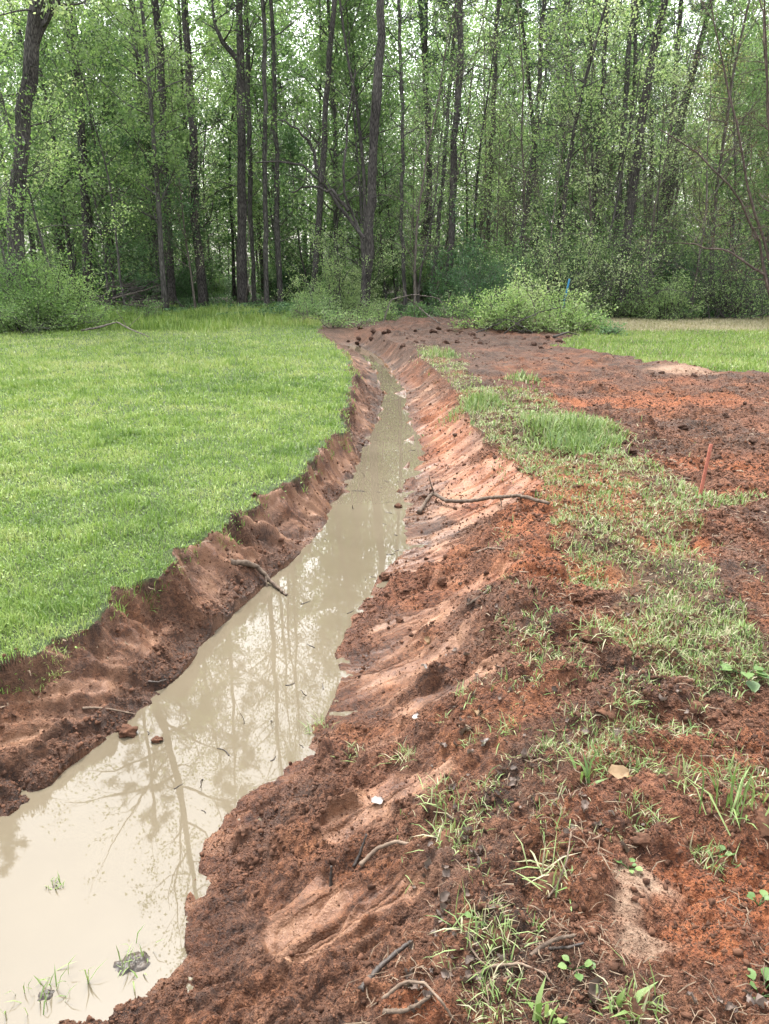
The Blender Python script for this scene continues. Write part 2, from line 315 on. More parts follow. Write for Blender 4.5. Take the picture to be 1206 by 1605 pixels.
def ground_material():
    m, t, n, p, L = mat('ground_earth')
    co = N(t, 'ShaderNodeTexCoord').outputs['Object']
    a1 = N(t, 'ShaderNodeAttribute', attribute_name='m1'); a2 = N(t, 'ShaderNodeAttribute', attribute_name='m2')
    s1 = N(t, 'ShaderNodeSeparateColor'); s2 = N(t, 'ShaderNodeSeparateColor')
    L.new(a1.outputs['Color'], s1.inputs[0]); L.new(a2.outputs['Color'], s2.inputs[0])
    lawn, clay, wet = s1.outputs; red, pale, forest = s2.outputs; tan = a1.outputs['Alpha']
    n1 = noise(t, co, 5, 8, .66); n4 = noise(t, co, 1.6, 6, .6); n2 = noise(t, co, 45, 6, .6); n3 = noise(t, co, 160, 4, .6); n0 = noise(t, co, .9, 4, .6)
    nn = math_(t, 'ADD', math_(t, 'MULTIPLY_ADD', n2, .45, math_(t, 'MULTIPLY', n1, .30)), math_(t, 'MULTIPLY', n3, .25))
    dirt = ramp(t, nn, [(.38, (0.01932, 0.008258, 0.004637)), (.46, (0.05311, 0.01899, 0.007948)), (.54, (0.1255, 0.04625, 0.01921)), (.63, (0.2318, 0.0991, 0.04504))])
    redc = ramp(t, nn, [(.38, (0.04104, 0.0133, 0.005985)), (.5, (0.1693, 0.05225, 0.01881)), (.63, (0.2975, 0.114, 0.04702))])
    dirt = mix(t, ramp(t, n4, [(.42, (0,) * 3), (.62, (.75,) * 3)]), dirt, ramp(t, nn, [(.38, (0.01584, 0.01056, 0.0088)), (.5, (0.05104, 0.03344, 0.02552)), (.63, (0.1232, 0.08624, 0.06688))]))
    c = mix(t, red, dirt, redc)
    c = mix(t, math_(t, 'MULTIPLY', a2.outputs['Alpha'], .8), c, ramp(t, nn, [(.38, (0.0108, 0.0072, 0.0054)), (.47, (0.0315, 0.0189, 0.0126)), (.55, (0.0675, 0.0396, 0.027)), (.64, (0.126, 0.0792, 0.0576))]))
    cn = math_(t, 'MULTIPLY_ADD', n3, .3, math_(t, 'MULTIPLY', n1, .7))
    clayc = ramp(t, cn, [(.32, (0.04961, 0.01933, 0.009099)), (.44, (0.1058, 0.0471, 0.02376)), (.56, (0.1753, 0.08935, 0.04954)), (.7, (0.2448, 0.1449, 0.08845))])
    clayr = ramp(t, cn, [(.32, (0.06141, 0.01856, 0.00748)), (.48, (0.1553, 0.05712, 0.02312)), (.65, (0.2673, 0.1393, 0.0748))])
    clayc = mix(t, math_(t, 'MULTIPLY', red, .8), clayc, clayr)
    clf = math_(t, 'MULTIPLY', clay, ramp(t, n1, [(.33, (.25,) * 3), (.50, (1,) * 3)]))
    c = mix(t, clf, c, clayc)
    palec = ramp(t, nn, [(.40, (0.1152, 0.06256, 0.03864)), (.5, (0.192, 0.1196, 0.0798)), (.6, (0.2784, 0.1886, 0.1302))])
    c = mix(t, pale, c, palec)
    gsoil = ramp(t, n2, [(.35, (.022, .030, .010)), (.6, (.055, .085, .024))])
    c = mix(t, lawn, c, gsoil)
    tanc = ramp(t, nn, [(.35, (.10, .085, .05)), (.6, (.21, .18, .12))])
    c = mix(t, tan, c, tanc)
    litter = ramp(t, nn, [(.33, (.010, .008, .005)), (.5, (.024, .018, .011)), (.68, (.05, .038, .024))])
    c = mix(t, forest, c, litter)
    c = mix(t, math_(t, 'MULTIPLY', wet, .75), c, (.55, .5, .46), 'MULTIPLY')
    L.new(c, p.inputs['Base Color'])
    ro = math_(t, 'SUBTRACT', math_(t, 'MULTIPLY_ADD', clay, -.42, .92), math_(t, 'MULTIPLY', wet, .28))
    L.new(ro, p.inputs['Roughness']); p.inputs['Specular IOR Level'].default_value = .35
    b = N(t, 'ShaderNodeBump'); b.inputs['Strength'].default_value = 1.0; b.inputs['Distance'].default_value = .022
    hgt = math_(t, 'ADD', n2, math_(t, 'MULTIPLY', n3, .7))
    L.new(math_(t, 'MULTIPLY', hgt, math_(t, 'MULTIPLY_ADD', clay, -.72, 1.0)), b.inputs['Height'])
    L.new(b.outputs[0], p.inputs['Normal']); return m

def leaf_material(name, stops, transl=.42, patch=0.0, rough=.55):
    m, t, n, p, L = mat(name)
    a = N(t, 'ShaderNodeAttribute', attribute_name='v')
    oi = N(t, 'ShaderNodeObjectInfo')
    v = math_(t, 'ADD', a.outputs['Fac'], math_(t, 'MULTIPLY_ADD', oi.outputs['Random'], .24, -.12))
    if patch:
        co = N(t, 'ShaderNodeTexCoord').outputs['Object']
        v = math_(t, 'ADD', v, math_(t, 'MULTIPLY_ADD', noise(t, co, .55, 4), patch, -.5 * patch))
        v = math_(t, 'ADD', v, math_(t, 'MULTIPLY_ADD', noise(t, co, 3.0, 3), patch * .6, -.3 * patch))
    c = ramp(t, v, stops)
    L.new(c, p.inputs['Base Color']); p.inputs['Roughness'].default_value = rough; p.inputs['Specular IOR Level'].default_value = .3
    tr = N(t, 'ShaderNodeBsdfTranslucent'); L.new(mix(t, 1.0, c, (.95, 1.0, .72), 'MULTIPLY'), tr.inputs[0])
    ms = N(t, 'ShaderNodeMixShader'); ms.inputs[0].default_value = transl
    L.new(p.outputs[0], ms.inputs[1]); L.new(tr.outputs[0], ms.inputs[2]); L.new(ms.outputs[0], n['Material Output'].inputs[0])
    return m
def bark_material(name, dark, light, furrow=6.0, bump=.6):
    m, t, n, p, L = mat(name)
    co = N(t, 'ShaderNodeTexCoord').outputs['Object']
    mp = N(t, 'ShaderNodeMapping'); mp.inputs['Scale'].default_value = (furrow, furrow, furrow * .16); L.new(co, mp.inputs[0])
    a = noise(t, mp.outputs[0], 2.2, 6, .65); b_ = noise(t, co, 1.1, 4)
    vo = N(t, 'ShaderNodeTexVoronoi', feature='DISTANCE_TO_EDGE'); vo.inputs['Scale'].default_value = 2.2; L.new(mp.outputs[0], vo.inputs['Vector'])
    f = math_(t, 'ADD', math_(t, 'MULTIPLY', a, .6), math_(t, 'MULTIPLY', math_(t, 'MINIMUM', vo.outputs['Distance'], .3), 1.2))
    f = math_(t, 'ADD', f, math_(t, 'MULTIPLY_ADD', b_, .5, -.25))
    c = ramp(t, f, [(.25, dark), (.75, light)])
    L.new(c, p.inputs['Base Color']); p.inputs['Roughness'].default_value = .92; p.inputs['Specular IOR Level'].default_value = .2
    b = N(t, 'ShaderNodeBump'); b.inputs['Strength'].default_value = bump; b.inputs['Distance'].default_value = .04; L.new(f, b.inputs['Height']); L.new(b.outputs[0], p.inputs['Normal'])
    return m
def plain(name, c0, c1, scale=20, rough=.8, bump=.0, spec=.3, stretch=None):
    m, t, n, p, L = mat(name)
    co = N(t, 'ShaderNodeTexCoord').outputs['Object']
    if stretch:
        mp = N(t, 'ShaderNodeMapping'); mp.inputs['Scale'].default_value = stretch; L.new(co, mp.inputs[0]); co = mp.outputs[0]
    f = noise(t, co, scale, 5, .6); L.new(ramp(t, f, [(.3, c0), (.7, c1)]), p.inputs['Base Color'])
    p.inputs['Roughness'].default_value = rough; p.inputs['Specular IOR Level'].default_value = spec
    if bump:
        b = N(t, 'ShaderNodeBump'); b.inputs['Strength'].default_value = bump; b.inputs['Distance'].default_value = .01; L.new(f, b.inputs['Height']); L.new(b.outputs[0], p.inputs['Normal'])
    return m

M_GROUND = ground_material()
def sh(k, stops): return [(p_, tuple(x * k for x in c_)) for p_, c_ in stops]
M_GRASS = leaf_material('lawn_blades', sh(.67, [(.0, (.085, .165, .030)), (.3, (.175, .285, .058)), (.65, (.28, .40, .098)), (1.0, (.45, .50, .20))]), .35, .35, .5)
M_SPRIG = leaf_material('strip_blades', sh(.75, [(.0, (.09, .16, .045)), (.4, (.19, .28, .085)), (.75, (.31, .38, .16)), (1.0, (.42, .38, .25))]), .35, .3, .5)
M_TAN = leaf_material('dry_field_blades', sh(.66, [(.0, (.22, .24, .10)), (.5, (.40, .37, .22)), (1.0, (.55, .48, .33))]), .3, .3, .7)
M_STRAW = plain('dry_fibres', (.05, .032, .02), (.19, .14, .095), 30)
M_CRUMB = plain('soil_crumbs', (.022, .011, .007), (.125, .060, .036), 26, .95, .6, .2)
M_LEAF = leaf_material('spring_leaves', sh(.92, [(.0, (.085, .160, .060)), (.4, (.165, .270, .108)), (.8, (.27, .38, .175)), (1.0, (.40, .48, .26))]), .55)
M_LEAF_B = leaf_material('bright_leaves', sh(.92, [(.0, (.13, .22, .080)), (.4, (.23, .34, .135)), (.8, (.36, .47, .22)), (1.0, (.49, .56, .34))]), .55)
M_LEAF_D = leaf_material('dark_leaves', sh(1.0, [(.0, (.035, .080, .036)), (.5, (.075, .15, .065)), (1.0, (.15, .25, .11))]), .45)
M_LEAF_Y = leaf_material('yellow_leaves', sh(.78, [(.0, (.20, .22, .08)), (.5, (.34, .35, .14)), (1.0, (.52, .46, .22))]), .5)
M_LEAF_R = leaf_material('budding_red_leaves', sh(.5, [(.0, (.14, .09, .05)), (.5, (.26, .17, .09)), (1.0, (.40, .30, .16))]), .4)
M_NEEDLE = leaf_material('pine_needles', sh(.6, [(.0, (.028, .065, .034)), (.5, (.06, .12, .06)), (1.0, (.12, .20, .10))]), .2)
M_BARK = bark_material('pine_bark', (.017, .015, .0145), (.115, .104, .097), 13)
M_BARK_G = bark_material('grey_bark', (.028, .026, .024), (.135, .126, .116), 10, .35)
M_TWIG = bark_material('pale_twig_bark', (.06, .05, .042), (.17, .15, .13), 8, .2)
M_TWIG_R = bark_material('reddish_twig_bark', (.05, .036, .032), (.15, .115, .10), 8, .2)

# ---------------------------------------------------------------- ground sheet
def build_ground():
    ya = np.linspace(-8, .55, 50)[:-1]; yb = np.exp(np.linspace(math.log(.55 + .35), math.log(31 + .35), 1450)) - .35
    yc = np.exp(np.linspace(math.log(31), math.log(900), 90))[1:]
    ys = np.concatenate([ya, yb, yc])
    tf = np.linspace(-.66, .66, 1000); te = .66 + np.cumsum(.0014 * 1.07 ** np.arange(1, 118))
    te = te[te < 14]
    ts = np.concatenate([-te[::-1], tf, te])
    wd = np.where(ys > .55, ys + .55, 1.10)
    X = ts[None, :] * wd[:, None]; Y = np.repeat(ys[:, None], len(ts), 1)
    T = terrain(X.ravel(), Y.ravel())
    z = T['z']
    V = np.stack([X.ravel(), Y.ravel(), z], -1); nr, nc = X.shape
    i = (np.arange(nr - 1)[:, None] * nc + np.arange(nc - 1)).reshape(-1)
    F = np.stack([i, i + 1, i + nc + 1, i + nc], -1)
    g = T['strip']; sparse = T['sparse']
    lawn = np.clip(T['lawn'] + g * .12 + sparse * .0 + T['field'] * .8, 0, 1)
    Yr, Xr = Y.ravel(), X.ravel()
    tan = T['field'] * ss(20.6, 21.8, Yr + .5 * fbm(Xr * .5, Yr * .5, 3, 91)) * .95
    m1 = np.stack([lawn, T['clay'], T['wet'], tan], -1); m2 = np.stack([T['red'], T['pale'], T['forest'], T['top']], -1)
    me = np_mesh('ground', V, F, True, None, {'m1': m1, 'm2': m2})
    tag(link('ground', me, M_GROUND), 'churned red clay, mown lawn and leaf strewn forest floor', 'ground', kind='structure')
build_ground()

# ---------------------------------------------------------------- muddy water
def build_water():
    m, t, n, p, L = mat('muddy_water')
    co = N(t, 'ShaderNodeTexCoord').outputs['Object']
    f = noise(t, co, 1.1, 5, .55)
    L.new(ramp(t, f, [(.3, (.084, .0695, .0475)), (.7, (.106, .0885, .062))]), p.inputs['Base Color'])
    p.inputs['Roughness'].default_value = .008; p.inputs['IOR'].default_value = 1.42; p.inputs['Specular IOR Level'].default_value = .5
    mp = N(t, 'ShaderNodeMapping'); mp.inputs['Scale'].default_value = (1, 1.6, 1); L.new(co, mp.inputs[0])
    b = N(t, 'ShaderNodeBump'); b.inputs['Strength'].default_value = .02; b.inputs['Distance'].default_value = .006
    L.new(noise(t, mp.outputs[0], 5, 2, .5), b.inputs['Height']); L.new(b.outputs[0], p.inputs['Normal'])
    ys = np.concatenate([np.linspace(-.9, 1, 12), np.linspace(1.05, 21.8, 320)])
    a, b1, c, d = edges(ys)
    lo = b1 - .45 * (b1 - a) ; hi = c + .4 * (d - c)
    k = np.linspace(0, 1, 9)
    X = lo[:, None] + (hi - lo)[:, None] * k; Y = np.repeat(ys[:, None], 9, 1); Z = np.full_like(X, ZW)
    i = (np.arange(len(ys) - 1)[:, None] * 9 + np.arange(8)).reshape(-1)
    F = np.stack([i, i + 1, i + 10, i + 9], -1)
    tag(link('water', np_mesh('water', np.stack([X, Y, Z], -1), F), m), 'shallow tan muddy water lying along the ditch', 'water', kind='structure')
build_water()

# ---------------------------------------------------------------- ground cover that nobody could count
def sample_ground(n, y0, y1, t0, t1, seed):
    rng = np.random.default_rng(seed)
    Y = np.exp(rng.uniform(math.log(y0), math.log(y1), n)); X = rng.uniform(t0, t1, n) * (Y + .55)
    return X, Y, rng
def blades(X, Y, Z, h, wd, rng, lean=.5, curl=.5, v=None):
    n = len(X); a = rng.uniform(0, 6.283, n); d = np.stack([np.cos(a), np.sin(a), 0 * a], -1); sd = np.stack([-np.sin(a), np.cos(a), 0 * a], -1)
    P = np.stack([X, Y, Z - .006], -1); up = np.array([0, 0, 1.0])
    l1 = lean * np.abs(rng.normal(size=n)); l2 = l1 + curl * rng.uniform(.2, 1.2, n)
    def dirv(l): return up * np.cos(l)[:, None] + d * np.sin(l)[:, None]
    Mid = P + dirv(np.minimum(l1, 1.4)) * (h * .55)[:, None]; Tip = Mid + dirv(np.minimum(l2, 1.9)) * (h * .5)[:, None]
    w2 = (wd / 2)[:, None]
    V = np.stack([P - sd * w2 * .8, P + sd * w2 * .8, Mid + sd * w2, Mid - sd * w2, Tip], 1)
    i = np.arange(n)[:, None] * 5
    vv = rng.uniform(.15, .85, n) if v is None else v
    return V.reshape(-1, 3), i + np.array([[0, 1, 2, 3]]), i + np.array([[3, 2, 4]]), np.repeat(vv, 5)
def leaf_quads(C, size, rng, tilt=1.0, asp=.62, v=None, up=None):
    n = len(C); size = np.broadcast_to(size, (n,))
    nrm = rng.normal(size=(n, 3)) * tilt + np.array([0, 0, 1.0]); nrm /= np.linalg.norm(nrm, axis=1)[:, None]
    a = rng.normal(size=(n, 3)); a -= (a * nrm).sum(1)[:, None] * nrm; a /= np.linalg.norm(a, axis=1)[:, None]; b = np.cross(nrm, a)
    s = size[:, None]; k = rng.uniform(-.12, .30, n)[:, None]
    V = np.stack([C - a * s * .5, C + b * s * asp * .5 + nrm * s * k * .5 - a * s * .06, C + a * s * .5, C - b * s * asp * .5 + nrm * s * k * .5 - a * s * .06], 1)
    i = np.arange(n)[:, None] * 4
    vv = rng.uniform(0, 1, n) if v is None else v
    return V.reshape(-1, 3), i + np.array([[0, 1, 2, 3]]), np.repeat(vv, 4)
class Soup:
    def __init__(s): s.V, s.Q, s.T, s.A, s.n = [], [], [], [], 0
    def put(s, V, Q, T, A):
        s.V.append(V); s.A.append(A)
        if Q is not None: s.Q.append(Q + s.n)
        if T is not None: s.T.append(T + s.n)
        s.n += len(V)
    def mesh(s, name, smooth=False):
        f = ([np.vstack(s.Q)] if s.Q else []) + ([np.vstack(s.T)] if s.T else [])
        return np_mesh(name, np.vstack(s.V), f, smooth, {'v': np.concatenate(s.A)})

def terrain_lite(X, Y): return terrain(X, Y)

def build_lawn():
    X, Y, rng = sample_ground(620000, 1.9, 33, -.98, .12, 1)
    T = terrain(X, Y); thin = fbm(X * 1.1, Y * 1.1, 3, 201)
    edge = ss(-.02, .10, T['lawnd'] + .05 * fbm(X * 9, Y * 9, 2, 202))
    hang = (T['lawnd'] > -.07) & (T['lawnd'] <= .01) & (rng.uniform(size=len(X)) < .5) & (fbm(X * 4, Y * 4, 3, 206) > -.05) & (Y < 26)
    keep = ((T['lawn'] > .3) & (rng.uniform(size=len(X)) < edge * (.80 + .35 * thin))) | hang
    X, Y, Z = X[keep], Y[keep], T['z'][keep]; n = len(X)
    d = np.hypot(X, Y); sc_ = np.clip(d / 4.0, .8, 3.6)
    tuft = np.clip(fbm(X * 3.2, Y * 3.2, 3, 203), 0, 1)
    pv = .46 + .42 * fbm(X * .45, Y * .45, 4, 204) + .40 * fbm(X * 3, Y * 3, 3, 205) + .22 * fbm(X * 9, Y * 9, 2, 207) + rng.normal(size=n) * .13 + .12 * ss(6, 18, Y) - .22 * np.clip(tuft - .25, 0, 1)
    pv = np.where(rng.uniform(size=n) < .02, .95, pv)
    isb = rng.uniform(size=n) < np.where(d < 6, .84, .95)
    S = Soup()
    h = (.022 + .028 * rng.uniform(size=n) + .085 * tuft ** 1.3) * (1 + .25 * (sc_ - 1)) ; wd = .0038 * np.minimum(sc_, 2.8) * rng.uniform(.7, 1.4, n)
    V, Q, Tt, A = blades(X[isb], Y[isb], Z[isb], h[isb], wd[isb], rng, .55, .7, pv[isb]); S.put(V, Q, Tt, A)
    k = ~isb
    C = np.stack([X[k], Y[k], Z[k] + .012 + .028 * rng.uniform(size=k.sum()) * (1 + tuft[k])], -1)
    V, Q, A = leaf_quads(C, .011 * np.minimum(sc_[k], 2.0) * rng.uniform(.6, 1.5, k.sum()), rng, .55, .8, pv[k] - .22); S.put(V, Q, None, A)
    tag(link('lawn_grass', S.mesh('lawn_grass'), M_GRASS), 'short bright green mown lawn beside the ditch', 'grass', kind='stuff')
build_lawn()

def build_strip():
    X, Y, rng = sample_ground(300000, 1.2, 20.5, -.1, .72, 2)
    T = terrain(X, Y)
    cl = fbm(X * 3.0, Y * 3.0, 3, 211); cl2 = fbm(X * 9, Y * 9, 2, 212)
    tall = np.zeros_like(X)
    for px, py, r in ((905, 690, .40), (745, 640, .3), (690, 560, .4), (860, 690, .25), (820, 600, .25)):
        cx, cy_ = gnd(px, py); tall = np.maximum(tall, np.exp(-(((X - cx) / r) ** 2 + ((Y - cy_) / (r * 1.2)) ** 2)))
    farb = ss(5.0, 8.0, Y)
    p = T['strip'] * np.clip(.68 + .45 * farb + .9 * cl + .35 * cl2, 0, 1) + T['sparse'] * np.clip(.9 * cl + .5 * cl2 - .22, 0, .5) + tall * .8
    crest = np.exp(-((X - T['xR']) / .18) ** 2) * (T['xR'] < X + .3) * (Y < 14) * np.clip(1.4 * fbm(X * 4, Y * 2.2, 3, 214) - .35, 0, 1) * .6
    p = np.maximum(p, crest)
    keep = (rng.uniform(size=len(X)) < p) & (X > T['xr'] + .12)
    X, Y, Z, tall = X[keep], Y[keep], T['z'][keep], tall[keep]; n = len(X); d = np.hypot(X, Y); s = np.clip(d / 3.6, .6, 3)
    pv = .38 + .3 * fbm(X * 1.3, Y * 1.3, 3, 213) + rng.normal(size=n) * .2 + .10 * farb[keep] - .12 * tall
    dead = rng.uniform(size=n) < .40 * (1 - tall); pv = np.where(dead, .98, pv)
    h = (.025 + .055 * rng.uniform(size=n) ** 1.6 + .22 * tall * rng.uniform(.4, 1, n)) * np.where(dead, .8, 1)
    V, Q, Tt, A = blades(X, Y, Z, h, .0042 * s * rng.uniform(.6, 1.6, n), rng, np.where(tall > .3, .6, .98), .8, pv)
    S = Soup(); S.put(V, Q, Tt, A)
    tag(link('rough_grass', S.mesh('rough_grass'), M_SPRIG), 'ragged grass strip surviving between the ditch and the red dirt', 'grass', kind='stuff')
build_strip()

def build_field():
    rng = np.random.default_rng(3)
    n = 150000; Y = rng.uniform(10.5, 29, n); X = rng.uniform(.18, 1.0, n) * Y
    T = terrain(X, Y); tn = ss(20.6, 21.8, Y + .5 * fbm(X * .5, Y * .5, 3, 91))
    k = (T['field'] > .5) & (rng.uniform(size=n) < .9)
    X, Y, Z, tn = X[k], Y[k], T['z'][k], tn[k]; n = len(X)
    g = tn < rng.uniform(.0, 1, n) - .08
    pv = np.clip(.5 + .3 * fbm(X * .8, Y * .8, 3, 215) + rng.normal(size=n) * .18, 0, 1)
    for nm, m_, msk, lab in (('field_grass', M_GRASS, g, 'green grass of the field beyond the bare dirt'), ('dry_field_grass', M_TAN, ~g, 'tan dry grass in front of the thicket')):
        V, Q, Tt, A = blades(X[msk], Y[msk], Z[msk], rng.uniform(.04, .11, msk.sum()), rng.uniform(.008, .02, msk.sum()), rng, .5, .6, pv[msk])
        S = Soup(); S.put(V, Q, Tt, A); tag(link(nm, S.mesh(nm), m_), lab, 'grass', kind='stuff')
build_field()

def build_edge_weeds():
    """tall grass and leafy weeds between the lawn and the trees, and low plants on the forest floor"""
    rng = np.random.default_rng(4); S = Soup()
    n = 60000; Y = rng.uniform(20.5, 31.5, n); X = rng.uniform(-.62, -.04, n) * Y
    edge = 21.3 + 2.2 * ss(-.25, -.12, X / Y) + 1.2 * fbm(X * .6, Y * .3, 3, 221)
    T = terrain(X, Y); dens = fbm(X * .9, Y * .9, 3, 222)
    k = (Y > edge) & (rng.uniform(size=n) < .55 + .6 * dens) & (X < T['xL'] - .05)
    X, Y, Z = X[k], Y[k], T['z'][k]; n = len(X)
    pv = .45 + .25 * fbm(X * .5, Y * .5, 2, 223) + rng.normal(size=n) * .2 + .15 * ss(-.3, -.15, X / Y)
    V, Q, Tt, A = blades(X, Y, Z, rng.uniform(.12, .42, n) * (.6 + .8 * np.clip(dens[k] + .3, 0, 1)), rng.uniform(.012, .024, n), rng, .35, .5, pv); S.put(V, Q, Tt, A)
    tag(link('tall_grass', S.mesh('tall_grass'), M_GRASS), 'taller uncut grass along the foot of the trees', 'grass', kind='stuff')
    S = Soup(); n = 90000; Y = 27 + 26 * rng.uniform(size=n) ** 1.5; X = rng.uniform(-.66, .70, n) * Y
    k = fbm(X * .5, Y * .5, 4, 224) > -.12; X, Y = X[k], Y[k]; Z = terrain(X, Y, False)['z']; n = len(X)
    hgt = .5 * np.clip(fbm(X * .35, Y * .35, 3, 225) + .45, .1, 1)
    C = np.stack([X, Y, Z + hgt * rng.uniform(0, 1, n) ** .8], -1)
    V, Q, A = leaf_quads(C, rng.uniform(.06, .13, n), rng, .7, .7); S.put(V, Q, None, A)
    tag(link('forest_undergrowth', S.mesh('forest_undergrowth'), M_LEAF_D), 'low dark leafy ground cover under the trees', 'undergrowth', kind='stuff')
build_edge_weeds()

# ---------------------------------------------------------------- loose crumbs, fibres
ICO_V = []
_t = (1 + 5 ** .5) / 2
ICO_V = np.array([(-1,_t,0),(1,_t,0),(-1,-_t,0),(1,-_t,0),(0,-1,_t),(0,1,_t),(0,-1,-_t),(0,1,-_t),(_t,0,-1),(_t,0,1),(-_t,0,-1),(-_t,0,1)]) / math.hypot(1, _t)
ICO_F = np.array([(0,11,5),(0,5,1),(0,1,7),(0,7,10),(0,10,11),(1,5,9),(5,11,4),(11,10,2),(10,7,6),(7,1,8),(3,9,4),(3,4,2),(3,2,6),(3,6,8),(3,8,9),(4,9,5),(2,4,11),(6,2,10),(8,6,7),(9,8,1)])
def crumbs_at(X, Y, Z, r, rng):
    n = len(X); J = ICO_V[None] * (1 + .33 * rng.normal(size=(n, 12, 1))) * rng.uniform(.65, 1.25, (n, 1, 3))
    V = J * r[:, None, None] + np.stack([X, Y, Z + r * .25], -1)[:, None]
    return V.reshape(-1, 3), (np.arange(n)[:, None, None] * 12 + ICO_F).reshape(-1, 3)
def build_crumbs():
    X, Y, rng = sample_ground(230000, 1.0, 21, -.75, .72, 5)
    T = terrain(X, Y); cm = fbm(X * 2.3, Y * 2.3, 3, 25); c2 = fbm(X * 7, Y * 7, 2, 232)
    p = T['dirt'] * np.clip(.34 + .9 * cm + .5 * c2, .02, 1) * (1 - .9 * T['inw'])
    keep = (rng.uniform(size=len(X)) < p * np.where(Y > 4, .34, .62)) & (T['z'] > ZW + .005)
    X, Y, Z, cm = X[keep], Y[keep], T['z'][keep], cm[keep]; n = len(X)
    r = np.exp(rng.normal(math.log(.0040), .6, n)) * np.clip(np.hypot(X, Y) / 2.6, .7, 2.4); r = np.minimum(r, np.where(Y < 4, .011, .018))
    V, F = crumbs_at(X, Y, Z, r, rng)
    tag(link('soil_crumbs', np_mesh('soil_crumbs', V, F, False), M_CRUMB), 'loose crumbs of red earth strewn over the churned ground', 'soil crumbs', kind='stuff')
    # fine crumb
    OV = np.array([(1,0,0),(-1,0,0),(0,1,0),(0,-1,0),(0,0,1),(0,0,-1)], float); OF = np.array([(0,2,4),(2,1,4),(1,3,4),(3,0,4),(2,0,5),(1,2,5),(3,1,5),(0,3,5)])
    X, Y, rng = sample_ground(380000, 1.0, 12, -.75, .72, 15); T = terrain(X, Y); c2 = fbm(X * 5, Y * 5, 3, 233)
    keep = (rng.uniform(size=len(X)) < T['dirt'] * np.clip(.75 + .8 * c2, .1, 1) * (1 - T['inw'])) & (T['z'] > ZW + .003)
    X, Y, Z = X[keep], Y[keep], T['z'][keep]; n = len(X); r = np.exp(rng.normal(math.log(.0022), .4, n)) * np.clip(np.hypot(X, Y) / 2.2, .8, 3)
    V = OV[None] * (1 + .3 * rng.normal(size=(n, 6, 1))) * rng.uniform(.6, 1.3, (n, 1, 3)); a = rng.uniform(0, 6.28, n); ca, sa = np.cos(a)[:, None], np.sin(a)[:, None]
    V = np.stack([V[..., 0] * ca - V[..., 1] * sa, V[..., 0] * sa + V[..., 1] * ca, V[..., 2]], -1) * r[:, None, None] + np.stack([X, Y, Z + r * .2], -1)[:, None]
    tag(link('fine_crumbs', np_mesh('fine_crumbs', V.reshape(-1, 3), (np.arange(n)[:, None, None] * 6 + OF).reshape(-1, 3), False), M_CRUMB), 'fine crumbly tilth covering the red dirt', 'soil crumbs', kind='stuff')
    # fibres: dead grass and fine roots
    X, Y, rng = sample_ground(22000, 1.1, 10, -.6, .72, 6); T = terrain(X, Y); c = fbm(X * 2.5, Y * 2.5, 3, 241)
    k = (rng.uniform(size=len(X)) < np.clip(.25 + .9 * c, 0, .8)) & ((T['spoil'] > 0) | ((T['uR'] > .75) & (T['inr'] > 0)) | ((T['inb'] > 0) & (T['uL'] < .3))) & (T['pale'] < .3); X, Y, Z = X[k], Y[k], T['z'][k]; n = len(X)
    L = rng.uniform(.018, .07, n); wd = .0013 * np.clip(np.hypot(X, Y) / 2, .8, 4) * rng.uniform(.6, 1.5, n)
    a = rng.uniform(0, 6.283, n); b = a + rng.normal(size=n) * .7; el = np.abs(rng.normal(size=n)) * .25
    P0 = np.stack([X, Y, Z + .004], -1); d1 = np.stack([np.cos(a), np.sin(a), el], -1); d2 = np.stack([np.cos(b), np.sin(b), -el * .6], -1)
    P1 = P0 + d1 * L[:, None] * .5; P2 = P1 + d2 * L[:, None] * .5; s = np.stack([-np.sin(a), np.cos(a), .5 + 0 * a], -1) * wd[:, None]
    V = np.stack([P0 - s * .6, P0 + s * .6, P1 + s, P1 - s, P2 + s * .5, P2 - s * .5], 1).reshape(-1, 3); i = np.arange(n)[:, None] * 6
    F = np.vstack([i + np.array([[0, 1, 2, 3]]), i + np.array([[3, 2, 4, 5]])])
    tag(link('root_fibres', np_mesh('root_fibres', V, F, False), M_STRAW), 'dead grass stalks and fine root fibres in the dirt', 'root fibres', kind='stuff')
build_crumbs()
M_LEAF_C = leaf_material('pale_cut_leaves', sh(.86, [(.0, (.12, .22, .07)), (.4, (.23, .36, .12)), (.8, (.35, .48, .19)), (1.0, (.47, .55, .29))]), .5)

